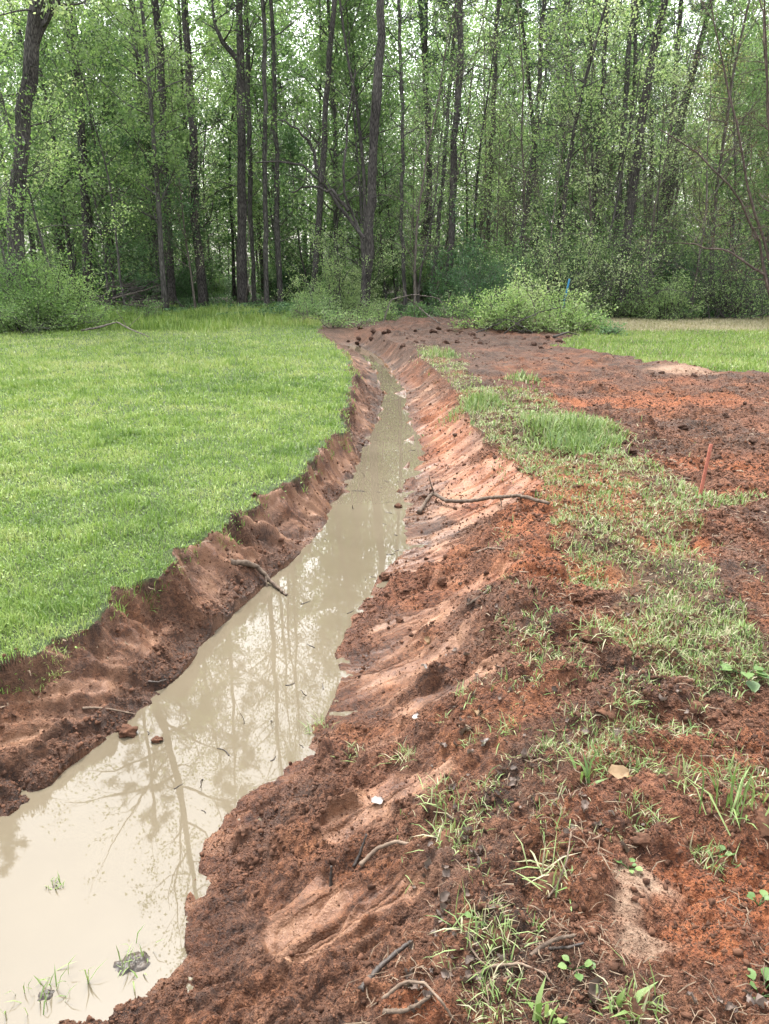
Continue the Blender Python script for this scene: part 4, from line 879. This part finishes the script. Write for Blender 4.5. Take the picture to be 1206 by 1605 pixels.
def ground_pts(pix, lift=0.0):
    """points of the photo carried down to the modelled ground"""
    p = np.array(pix, float); z = np.zeros(len(p))
    for _ in range(9):
        x, y = gnd(p[:, 0], p[:, 1], z); z = .45 * z + .55 * np.maximum(terrain(x, y)['z'], ZW)
    x, y = gnd(p[:, 0], p[:, 1], z); return np.stack([x, y, z + lift], -1)
def dense(P, m, rng, wob=0.0):
    P = np.asarray(P); s = np.linspace(0, 1, m); c = np.array([along(P, t) for t in s])
    for _ in range(2): c[1:-1] = .25 * c[:-2] + .5 * c[1:-1] + .25 * c[2:]
    return c + rng.normal(size=c.shape) * wob
def stick(name, label, pix, r0, r1, m_, seed, lift=.01, lifts=None, cat='branch', forks=(), group=None, sides=8):
    rng = np.random.default_rng(seed); P = ground_pts(pix)
    P[:, 2] += lift if lifts is None else np.array(lifts)
    c = dense(P, 8 * len(P), rng, r0 * .10); W = MB(); r = np.linspace(r0, r1, len(c)) * (1 + .08 * rng.normal(size=len(c)))
    loc = c[0].copy(); loc[2] -= r0; W.tube(c - loc, r, sides, True, 0, .05, rng)
    for t, d, L, fr in forks:
        o = along(c, t) - loc; W.tube(wander(rng, o, d, L, 5, .14), np.linspace(fr, fr * .5, 6), 6)
    o = link(name, W.mesh(name), m_, None, tuple(loc)); return tag(o, label, cat, group)

# survey stakes
def stake(label, pxb, pxt, Yoff, wd, th, m_, zb=None, Y=None):
    if Y is None:
        b = ground_pts([pxb])[0]; Y = b[1]
    else: b = at(np.array([pxb[0]], float), np.array([pxb[1]], float), Y)[0]; b[2] = float(hz(b[0], Y)[0])
    t = at(np.array([pxt[0]], float), np.array([pxt[1]], float), Y + Yoff)[0]
    ax = t - b; L = np.linalg.norm(ax); ax /= L; sx = np.array([1, .25, 0]); sx -= ax * (sx @ ax); sx /= np.linalg.norm(sx); sy = np.cross(ax, sx)
    rng = np.random.default_rng(3); V = []; F = []
    zs = [-.12, 0, .25 * L, .5 * L, .75 * L, L - .006, L]; ws = [.2, 1, 1.02, .98, 1.0, 1.0, .8]
    for z, k in zip(zs, ws):
        for a, c in ((-1, -1), (1, -1), (1, 1), (-1, 1)): V.append(ax * z + sx * a * wd / 2 * k * (1 + .04 * rng.normal()) + sy * c * th / 2 * k)
    for i in range(len(zs) - 1):
        for j in range(4): F.append((4 * i + j, 4 * i + (j + 1) % 4, 4 * i + 4 + (j + 1) % 4, 4 * i + 4 + j))
    n = len(V); F += [(n - 4, n - 3, n - 2, n - 1), (3, 2, 1, 0)]
    tag(link('survey_stake', np_mesh('survey_stake', np.array(V), np.array(F), False), m_, None, tuple(b)), label, 'stake')
stake('faded orange wooden stake leaning in the dirt by the grass strip', (1097, 779), (1115, 696), .05, .022, .012, M_ORANGE)
stake('bright blue stake leaning up out of the cut brush', (877, 490), (893, 437), .1, .045, .03, M_BLUE, Y=21.6)

# named sticks and roots
stick('fallen_branch', 'long crooked bare branch lying across the right bank of the ditch', [(657,806),(664,797),(678,783),(700,794),(735,795),(775,789),(815,787),(860,794)], .018, .012, M_WOOD, 801, lifts=[.01,.03,.06,.05,.05,.05,.05,.02], forks=[(.16, (-.1, .1, 1), .17, .008), (.62, (.2, -.3, -.5), .08, .006)])
stick('broken_root', 'thick splintered root poking out of the left bank into the water', [(362,886),(385,893),(405,900),(425,916),(450,934)], .022, .008, M_WOOD, 802, lifts=[.02,.05,.05,.02,.005], forks=[(.5, (.2, -.5, -.3), .12, .008)])
stick('root', 'thin pale root lying along the left bank above the water', [(130,1113),(150,1112),(175,1115),(212,1122)], .006, .003, M_ROOT, 803, cat='root')
stick('root', 'dark thin root running down the left bank to the water edge', [(225,1070),(248,1072),(262,1068)], .006, .003, M_DARKW, 804, cat='root')
stick('root', 'smooth pale curved root sticking out of the torn bank in the foreground', [(565,1361),(590,1343),(620,1331),(658,1326)], .008, .0045, M_ROOT, 805, lifts=[.012,.03,.03,.0], cat='root')
stick('stick', 'dark forked stick stub beside the pale curved root', [(555,1358),(565,1345),(575,1328)], .006, .003, M_DARKW, 806, lifts=[0,.02,.05], cat='stick')
stick('stick', 'short dark stump of a stick standing in the mud by the clay patch', [(519,1388),(520,1378)], .006, .004, M_DARKW, 807, lifts=[-.01,.05], cat='stick')
stick('root', 'thin tan root arching over the soil at the bottom of the frame', [(600,1566),(635,1553),(665,1560),(690,1583),(712,1604)], .0045, .0025, M_ROOT, 808, lifts=[.0,.03,.04,.03,.01], cat='root')
stick('root', 'greyish crooked root touching the arching tan root', [(600,1590),(632,1590),(655,1580),(675,1566)], .006, .004, M_WOOD, 809, cat='root')
stick('root', 'long thin tan root with a hooked end near the dry twigs', [(735,1540),(770,1524),(815,1520),(850,1534),(870,1550)], .0045, .002, M_ROOT, 810, lifts=[.01,.02,.02,.02,.005], cat='root')
stick('stick', 'grey weathered stick ending beside the pale clay slab', [(832,1503),(850,1492),(875,1483),(900,1476)], .0055, .004, M_WOOD, 811, lifts=[.01,.02,.025,.02], cat='stick')
stick('stick', 'dark stick lying just under the grey weathered stick', [(860,1492),(890,1490),(915,1483)], .004, .003, M_DARKW, 812, cat='stick')
stick('stick', 'dark barked stick slanting up the foreground bank', [(566,1552),(595,1525),(625,1500),(645,1480)], .009, .005, M_DARKW, 813, lifts=[.0,.02,.02,.01], cat='stick')
stick('root', 'wiry tan root looping from the foreground grass down the dirt', [(735,1468),(738,1490),(752,1510),(768,1522)], .003, .002, M_ROOT, 814, cat='root')
stick('twig', 'slender bent twig standing up beside the pale clay slab', [(858,1410),(875,1390),(888,1362),(893,1330)], .003, .0018, M_ROOT, 815, lifts=[.005,.01,.03,.06], cat='twig')
stick('root', 'brown stick lying half sunk in the right bank above the bare smooth slope', [(732,948),(752,936),(770,920)], .009, .006, M_WOOD, 816, lift=-.002, cat='stick')
stick('root', 'thin reddish root lying on the right bank below the long crooked branch', [(748,868),(765,861),(790,863)], .007, .004, M_ROOT, 817, cat='root')
stick('dead_branch', 'bare dead branch lying on the grass in front of the tall weeds', [(128,521),(160,519),(185,517),(205,523),(235,530)], .03, .012, M_TWIG, 818, lifts=[.05,.12,.22,.12,.03], forks=[(.55, (-.3, 0, 1), .5, .012), (.6, (.4, 0, .6), .45, .01)])
stick('dead_branch', 'dark bare branch lying between the cut brush and the right field', [(868,530),(890,527),(908,528)], .035, .015, M_DARKW, 819, lifts=[.03,.10,.04])
stick('dead_branch', 'thin arched bare branch over the end of the ditch', [(590,508),(615,468),(650,462),(690,468),(700,500)], .022, .010, M_TWIG, 820, lifts=[0, 0, 0, 0, 0]) if False else None
def arch(label, pix, Y, r, seed, mb=None):
    rng = np.random.default_rng(seed); p = np.array(pix, float); P = at(p[:, 0], p[:, 1], Y); P[:, 1] += rng.normal(size=len(P)) * .15
    P[0, 2] = float(hz(P[0, 0], P[0, 1])[0]) - .02
    if pix[-1][1] > 490: P[-1, 2] = float(hz(P[-1, 0], P[-1, 1])[0]) + .02
    c = dense(P, 30, rng, .01); loc = c[0].copy(); W = MB(); rr = np.linspace(r, r * .4, 30); W.tube(c - loc, rr, 6)
    limbs(W, rng, c - loc, rr, .25, 1, 5, .45, (.0, 1.0), 2, .4, .2, .02, 'flat', [], rmin=.004)
    tag(link('dead_branch', W.mesh('dead_branch'), mb or M_TWIG, None, tuple(loc)), label, 'branch')
arch('thin arched bare branch over the end of the ditch', [(600,512),(612,470),(650,461),(690,467),(702,500)], 23.0, .022, 831)
arch('pale bare branch leaning left from the cut brush heap', [(690,515),(672,495),(655,480),(640,468)], 22.2, .02, 832)
arch('dark bare branch rising out of the cut brush heap', [(790,528),(815,500),(850,488),(885,480)], 20.0, .022, 833, M_BARK)
arch('bare branch lying low across the front of the cut brush heap', [(745,520),(775,512),(800,500),(838,497)], 19.8, .018, 834, M_BARK)

arch('bare branch sprawled over the dark spoil left of the cut brush heap', [(640,528),(668,515),(700,508),(735,505)], 21.8, .018, 835, M_TWIG)
arch('thin bare branch sticking up beside the foot of the central pine', [(622,515),(632,490),(648,470),(655,450)], 24.5, .016, 836, M_TWIG)
arch('dark bare branch lying on the spoil at the end of the ditch', [(590,530),(612,522),(640,521),(662,524)], 20.8, .022, 837, M_BARK)
arch('pale bare branch poking left out of the weeds at the back corner of the lawn', [(520,512),(500,500),(480,497),(465,500)], 24.0, .016, 838, M_TWIG)

# the brush pile beside the left trunks
def brush_pile():
    rng = np.random.default_rng(840); c0 = at(np.array([208.]), np.array([470.]), 31.0)[0]; zg = float(hz(c0[0], 31.0)[0]); protos = []
    g = 'dead branches heaped in the brush pile'
    for k in range(34):
        a = rng.normal() * .5 + (0 if rng.uniform() < .5 else 3.14); x = c0[0] + rng.normal() * .75; y = 31.0 + rng.normal() * .35; hh = 1.15 * math.exp(-((x - c0[0]) / 1.2) ** 2)
        L = rng.uniform(.9, 2.2); u = rng.normal() * .28
        if k < 6:
            W = MB(); B = wander(rng, (-.5 * 1.5, 0, 0), (1, 0, 0), 1.5, 8, .13); rr = np.linspace(.03, .010, 9); W.tube(B, rr, 6); limbs(W, rng, B, rr, .2, 1, 4, .5, (.0, .9), 2, .5, .2, 0, 'flat', [], rmin=.005)
            o = link('dead_branch', W.mesh('dead_branch'), M_BARK if k % 2 else M_TWIG); tag(o, 'dead bare branch heaped in the brush pile beside the left trunks', 'branch', g); protos.append(o)
        else: o = protos[k % 6].copy(); COL.objects.link(o)
        o.location = (x, y, zg + .05 + hh * rng.uniform(.05, 1)); o.rotation_euler = (rng.uniform(0, 6), u, a); s = L / 1.5; o.scale = (s, s, s)
brush_pile()

# twigs poking up out of the water
def water_twigs():
    rng = np.random.default_rng(850); g = 'little dark twigs standing in the muddy water'
    W = MB(); W.tube(wander(rng, (0, 0, -.04), (.2, .1, 1), .10, 6, .2), np.linspace(.0028, .0014, 7), 5); me = W.mesh('twig'); me.materials.append(M_DARKW)
    for i, (px, py) in enumerate([(487,1086),(500,1090),(433,1122),(386,1137),(328,1218),(230,1180),(152,1228),(557,793),(575,748),(588,765)]):
        x, y = gnd(px, py, ZW); o = link('twig', me, None, None, (float(x), float(y), ZW)); o.rotation_euler = (rng.normal() * .4, rng.normal() * .4, rng.uniform(0, 6)); s = rng.uniform(.7, 1.3) * (1.6 if y > 5 else 1); o.scale = (s, s, s)
        tag(o, 'little dark twig standing up out of the muddy water', 'twig', g)
    g = 'bits of bark floating on the water'
    bits = []
    for k in range(3):
        W = MB(); P = wander(rng, (-.035, 0, 0), (1, 0, 0), .07 + .03 * k, 5, .35); P[:, 2] *= .15; W.tube(P, np.linspace(.005, .002, 6), 5); me2 = W.mesh('bark_bit'); me2.materials.append(M_DARKW); bits.append(me2)
    T = None; n = 0
    while n < 26:
        Y = math.exp(rng.uniform(math.log(2.2), math.log(9))); e = edges(np.array([Y])); x = float(rng.uniform(e[1][0] + .05, e[2][0] - .03))
        if rng.uniform() < .5: x = float(e[2][0] - abs(rng.normal()) * .10 - .03)
        if float(terrain(np.array([x]), np.array([Y]))['z'][0]) > ZW - .01: n += .2; continue
        o = link('bark_bit', bits[int(n) % 3], None, None, (x, Y, ZW + .001)); o.rotation_euler.z = rng.uniform(0, 6); s = rng.uniform(.25, .65) * (1 + Y * .08); o.scale = (s, s, s); n += 1
        tag(o, 'small dark scrap of bark floating on the muddy water', 'bark scrap', g)
water_twigs()

# clumps of grass
def tuft_mesh(seed, n, h, wd, spread, droop=.6, v0=.3, v1=.8):
    rng = np.random.default_rng(seed); X = rng.normal(size=n) * spread; Y = rng.normal(size=n) * spread
    V, Q, T, A = blades(X, Y, np.zeros(n), h * rng.uniform(.45, 1.1, n), wd * rng.uniform(.6, 1.3, n), rng, droop, .8, rng.uniform(v0, v1, n)); S = Soup(); S.put(V, Q, T, A); return S
def mud_base(r, seed, h=.5):
    n = 41; g_ = np.linspace(-1.25, 1.25, n); X, Y = np.meshgrid(g_, g_); q = np.hypot(X, Y * 1.2) + .35 * fbm(X * 1.6 + seed, Y * 1.6, 3, seed)
    Z = (np.clip(1 - q * q, -.6, 1) * h * r * .55 + r * (.45 * clods(X + seed, Y, .34, seed, .8) + .10 * fbm(X * 5, Y * 5, 2, seed)) * np.clip(1.3 - q, 0, 1)) - .012
    V = np.stack([X * r, Y * r, Z], -1).reshape(-1, 3); i = (np.arange(n - 1)[:, None] * n + np.arange(n - 1)).ravel(); F = np.stack([i, i + 1, i + n + 1, i + n], -1)
    c = (q.ravel()[F].mean(1) < 1.25); return np_mesh('mud', V, F[c], True)
M_WETSOD = plain('wet_sod', (.012, .009, .007), (.05, .036, .026), 40, .5, .5, .5)
for lab, px, py, n, h, sp, mr, seed in (('small dark grassy scrap just breaking the water surface', 88, 1388, 14, .035, .016, .03, 861),
                                     ('dark muddy sod clump with short blades standing in the water', 208, 1512, 24, .07, .03, .06, 862),
                                     ('green grass blades growing out of the pale water in the bottom corner', 72, 1560, 26, .075, .04, .04, 863),
                                     ('thin pair of grass blades standing in the water near the bottom corner', 137, 1540, 4, .09, .006, .012, 864)):
    x, y = gnd(px, py, ZW); t = thing('grass_tuft', lab, 'grass tuft', (float(x), float(y), ZW + .004)); link('blades', tuft_mesh(seed, n, h, .004, sp, .55).mesh('blades'), M_SPRIG, t); link('mud', mud_base(mr, seed), M_WETSOD, t)
def tufts():
    rng = np.random.default_rng(870); g = 'grass tufts scattered over the churned dirt'
    P = []
    for k in range(5):
        t = thing('grass_tuft', 'small uprooted grass tuft on the churned dirt right of the ditch', 'grass tuft', (0, 0, 0), g)
        link('blades', tuft_mesh(871 + k, 30 + 6 * k, .058 + .010 * k, .0038, .03, 1.1, .15, 1.1).mesh('blades'), M_SPRIG, t); link('sod', mud_base(.045, 880 + k, .8), M_CRUMB, t); P.append(t)
    spots = [(795,905),(770,925),(865,850),(900,870),(930,985),(905,1000),(700,1130),(735,1090),(745,1160),(790,1150),(845,1040),(960,1100),(975,1130),(960,1165),(1040,1060),(1085,1100),(1010,1210),(1065,1210),(1150,1210),(1180,1240),(1190,1270),(1150,1280),(730,1330),(705,1310),(880,1375),(955,1310),(1085,1330),(1130,1345),(745,1450),(780,1455),(700,1500),(830,1460),(1000,1560),(985,1590),(1100,1350),(790,970),(830,780),(815,870),(880,930),(1080,960),(1130,860),(1060,820),(1150,985),(690,1245),(640,1185),(940,1010),(560,1180),(500,1140)]
    pts = ground_pts(spots)
    for i, p in enumerate(pts):
        o = P[i] if i < 5 else dup(P[i % 5], (0, 0, 0)); o.location = (p[0], p[1], p[2] - .004); o.rotation_euler.z = rng.uniform(0, 6.28); s = rng.uniform(.6, 1.25) * (1.3 if p[1] > 4 else 1); o.scale = (s, s, s)
    for lab, px, py, n, h, w_, sp in (('tall lush grass clump at the middle of the grass strip', 905, 705, 260, .26, .008, .17), ('wide bladed grass plant standing alone in the brown dirt', 918, 1225, 11, .13, .010, .014), ('long bladed grass clump spreading at the right edge of the dirt', 1140, 1265, 34, .20, .006, .035), ('broad bladed grass plant at the bottom by the crumpled grey leaf', 975, 1590, 9, .11, .013, .014), ('dark green bladed grass plant cut by the bottom edge', 860, 1600, 12, .10, .012, .02)):
        p = ground_pts([(px, py)])[0]; t = thing('grass_clump', lab, 'grass clump', tuple(p)); link('blades', tuft_mesh(int(px), n, h, w_, sp, .6, .05, .6).mesh('blades'), M_SPRIG, t)
tufts()

# broad leaved weeds
def weed(label, px, py, n, L, seed, up=.5):
    rng = np.random.default_rng(seed); p = ground_pts([(px, py)])[0]; t = thing('weed', label, 'weed', tuple(p)); W = MB(); S = Soup()
    for k in range(n):
        a = k * 2.4 + rng.normal() * .2; u = up + rng.normal() * .2; d = np.array([math.cos(a) * math.cos(u), math.sin(a) * math.cos(u), math.sin(u)]); l = L * rng.uniform(.6, 1.1)
        P = wander(rng, (0, 0, 0), d, l * .6, 4, .1); W.tube(P, .0014, 4); s = np.cross(d, (0, 0, 1)); s /= np.linalg.norm(s); nn = np.cross(s, d)
        rows = []; 
        for q, wq in ((0, .05), (.25, .20), (.5, .24), (.8, .15), (1.0, .02)):
            c = P[-1] + d * l * .6 * q - np.array([0, 0, .25 * l * q * q]); rows += [c - s * l * wq + nn * l * .06, c, c + s * l * wq + nn * l * .06]
        V = np.array(rows); F = np.array([(3 * i + j, 3 * i + j + 1, 3 * i + j + 4, 3 * i + j + 3) for i in range(4) for j in range(2)]); S.put(V, F, None, np.repeat(rng.uniform(.2, .9), 15))
    link('stems', W.mesh('stems'), M_WEED, t); link('leaves', S.mesh('leaves', True), M_WEED, t)
weed('broad leaved bright weed at the right edge of the grass strip', 1165, 1058, 9, .11, 901, .35)
weed('small round leaved seedling beside the grey weathered stick', 902, 1520, 6, .050, 902, .6)
weed('bright green sprouting weed at the right edge near the bottom', 1192, 1562, 9, .065, 903, .5)
weed('light green sprig in the litter below the clay rimmed hole', 1125, 1345, 6, .05, 904, .7)
weed('tiny green sprig above the pale clay slab', 985, 1362, 6, .045, 905, .6)
weed('little green sprig at the right edge below the dead grass', 1190, 1420, 6, .045, 906, .6)
weed('low green sprig in the foreground grass scrap by the clay patch', 752, 1440, 7, .05, 907, .4)

# dead leaves
def dead_leaf_mesh(seed, L=.05, curl=1.0):
    rng = np.random.default_rng(seed); nu, nv = 7, 5; V = []
    for i in range(nu):
        q = i / (nu - 1); wq = .36 * math.sin(math.pi * q ** .8) ** .8 * (1 + .25 * rng.normal()) + .01
        for j in range(nv):
            s = (j / (nv - 1) - .5) * 2
            V.append((L * (q - .5), L * wq * s, L * (.22 * curl * s * s + .16 * curl * math.sin(q * 4 + seed) + .05 * rng.normal())))
    F = [(i * nv + j, i * nv + j + 1, i * nv + nv + j + 1, i * nv + nv + j) for i in range(nu - 1) for j in range(nv - 1)]
    return np_mesh('dead_leaf', np.array(V), np.array(F), True, {'v': np.repeat(rng.uniform(0, 1), len(V))})
def dead_leaves():
    rng = np.random.default_rng(910); g = 'dead leaves scattered over the churned dirt'; M = []
    for k in range(8):
        me = dead_leaf_mesh(920 + k, .042, .5 + .22 * k); me.materials.append(M_DEADL); M.append(me)
    def put(me, px, py, s, label, grp, rx=None, lift=.008, p=None):
        p = ground_pts([(px, py)])[0] if p is None else p; o = link('dead_leaf', me, None, None, (p[0], p[1], p[2] + lift)); o.rotation_euler = (rng.normal() * .45, rng.normal() * .35, rng.uniform(0, 6.28)) if rx is None else rx; o.scale = (s, s, s); tag(o, label, 'leaf', grp)
    n = 0
    xs, ys = rng.uniform(640, 1200, 900), 870 + 720 * rng.uniform(size=900) ** .85
    X, Y = gnd(xs, ys, 0); c = fbm(X * 2.0, Y * 2.0, 3, 911); T = terrain(X, Y)
    ok = (c + .15 * rng.normal(size=900) > .0) & (T['pale'] < .2) & ((T['spoil'] > 0) | (T['uR'] > .6)) & (T['inw'] < .5)
    pp = list(zip(xs[ok], ys[ok]))[:150]
    for q in ground_pts(pp): put(M[rng.integers(8)], 0, 0, rng.uniform(.35, .85), 'small curled dead leaf among the crumbs of churned dirt', g, p=q)
    me = dead_leaf_mesh(931, .05, .3); me.materials.append(M_WHITEL); put(me, 592, 1258, 1.0, 'whitish flat leaf on the smooth clay of the foreground bank', None, (.1, .05, .5))
    me = dead_leaf_mesh(932, .075, .35); me.materials.append(M_TANL); put(me, 968, 1216, 1.0, 'golden tan leaf lying on top of a dirt lump', None, (.35, .0, .1), .015)
    me = dead_leaf_mesh(933, .06, 1.2); me.materials.append(M_DEADL); put(me, 936, 1565, 1.0, 'large crumpled grey dead leaf near the bottom edge', None, (.15, .1, 1.1), .012)
    for k, (px, py) in enumerate([(652,1126),(760,1128),(762,1168),(745,1120),(665,1050),(672,1008)]):
        me = M[k % 8].copy(); me.materials.clear(); me.materials.append(M_TANL if k % 2 else M_WHITEL); put(me, px, py, .9, 'pale pinkish dead leaf on the dark soil above the foreground bank', 'pale dead leaves above the bank')
dead_leaves()

# lumps of earth that stand alone
def lumps():
    rng = np.random.default_rng(940)
    for lab, px, py, r in (('round dark clod resting alone on the smooth right bank', 626, 973, .022), ('orange brown clod standing high on the right bank', 692, 914, .038), ('low dark clod at the foot of the left bank touching the water', 200, 1150, .045), ('small wet clod just off the left bank in the water', 246, 1162, .022), ('rounded clod at the water edge below the long crooked branch', 603, 905, .035), ('dark lump of mud at the right water line near the crooked branch', 625, 795, .035), ('clod with a pale clay face half way up the foreground dirt', 1010, 1320, .032)):
        p = ground_pts([(px, py)])[0]; import bmesh
        bm = bmesh.new(); bmesh.ops.create_icosphere(bm, subdivisions=4, radius=r)
        co = np.array([v.co[:] for v in bm.verts]); s = int(px); dsp = fbm(co[:, 0] / r * 1.3 + s, co[:, 1] / r * 1.3 + co[:, 2] / r * 1.7, 4, s) * .38 + .5 * clods(co[:, 0] / r + s, co[:, 1] / r + co[:, 2] / r * .8, .45, s, .8)
        for v, d in zip(bm.verts, dsp): v.co = Vector((v.co.x * 1.15, v.co.y, v.co.z * .8)) * (.8 + float(d))
        me = bpy.data.meshes.new('soil_clod'); bm.to_mesh(me); bm.free(); me.polygons.foreach_set('use_smooth', np.ones(len(me.polygons), bool))
        tag(link('soil_clod', me, M_CRUMB, None, (p[0], p[1], p[2] + r * .3)), lab, 'clod')
lumps()

def spoil_lumps():
    rng = np.random.default_rng(960); g = 'lumps of dark earth on the far spoil ridge'; import bmesh; M = []
    for k in range(4):
        bm = bmesh.new(); bmesh.ops.create_icosphere(bm, subdivisions=3, radius=1.0); co = np.array([v.co[:] for v in bm.verts])
        d = .85 + .45 * fbm(co[:, 0] * 1.3 + 9 * k, co[:, 1] * 1.3 + co[:, 2] * 1.7, 4, 961 + k) + .5 * clods(co[:, 0] + 5 * k, co[:, 1] + .8 * co[:, 2], .5, 970 + k, .8)
        for v, q in zip(bm.verts, d): v.co = Vector((v.co.x * 1.2, v.co.y, v.co.z * .7)) * float(q)
        me = bpy.data.meshes.new('soil_clod'); bm.to_mesh(me); bm.free(); me.materials.append(M_CLOD); M.append(me)
    pix = [(rng.uniform(525, 880), 512 + 34 * rng.uniform()) for _ in range(80)] + [(rng.uniform(700, 1190), rng.uniform(560, 720)) for _ in range(34)]
    for i, p in enumerate(ground_pts(pix)):
        far = i < 80; r = .025 + .075 * rng.uniform() ** 2 if far else rng.uniform(.02, .055)
        if far and p[0] < np.interp(p[1], RW[0], RW[1]) + .25 and p[1] < 20: continue
        o = link('soil_clod', M[i % 4], None, None, (p[0], p[1], p[2] + r * .2)); o.scale = (r, r, r); o.rotation_euler = (rng.normal() * .4, rng.normal() * .4, rng.uniform(0, 6.28))
        tag(o, 'lump of dark earth on the torn spoil ridge at the end of the ditch' if far else 'lump of earth on the bare dirt between grass strip and field', 'clod', g if far else 'lumps of earth on the bare dirt')
M_CLOD = plain('dark_clod_earth', (.010, .006, .0045), (.075, .038, .024), 5, .95, .6, .2)
spoil_lumps()
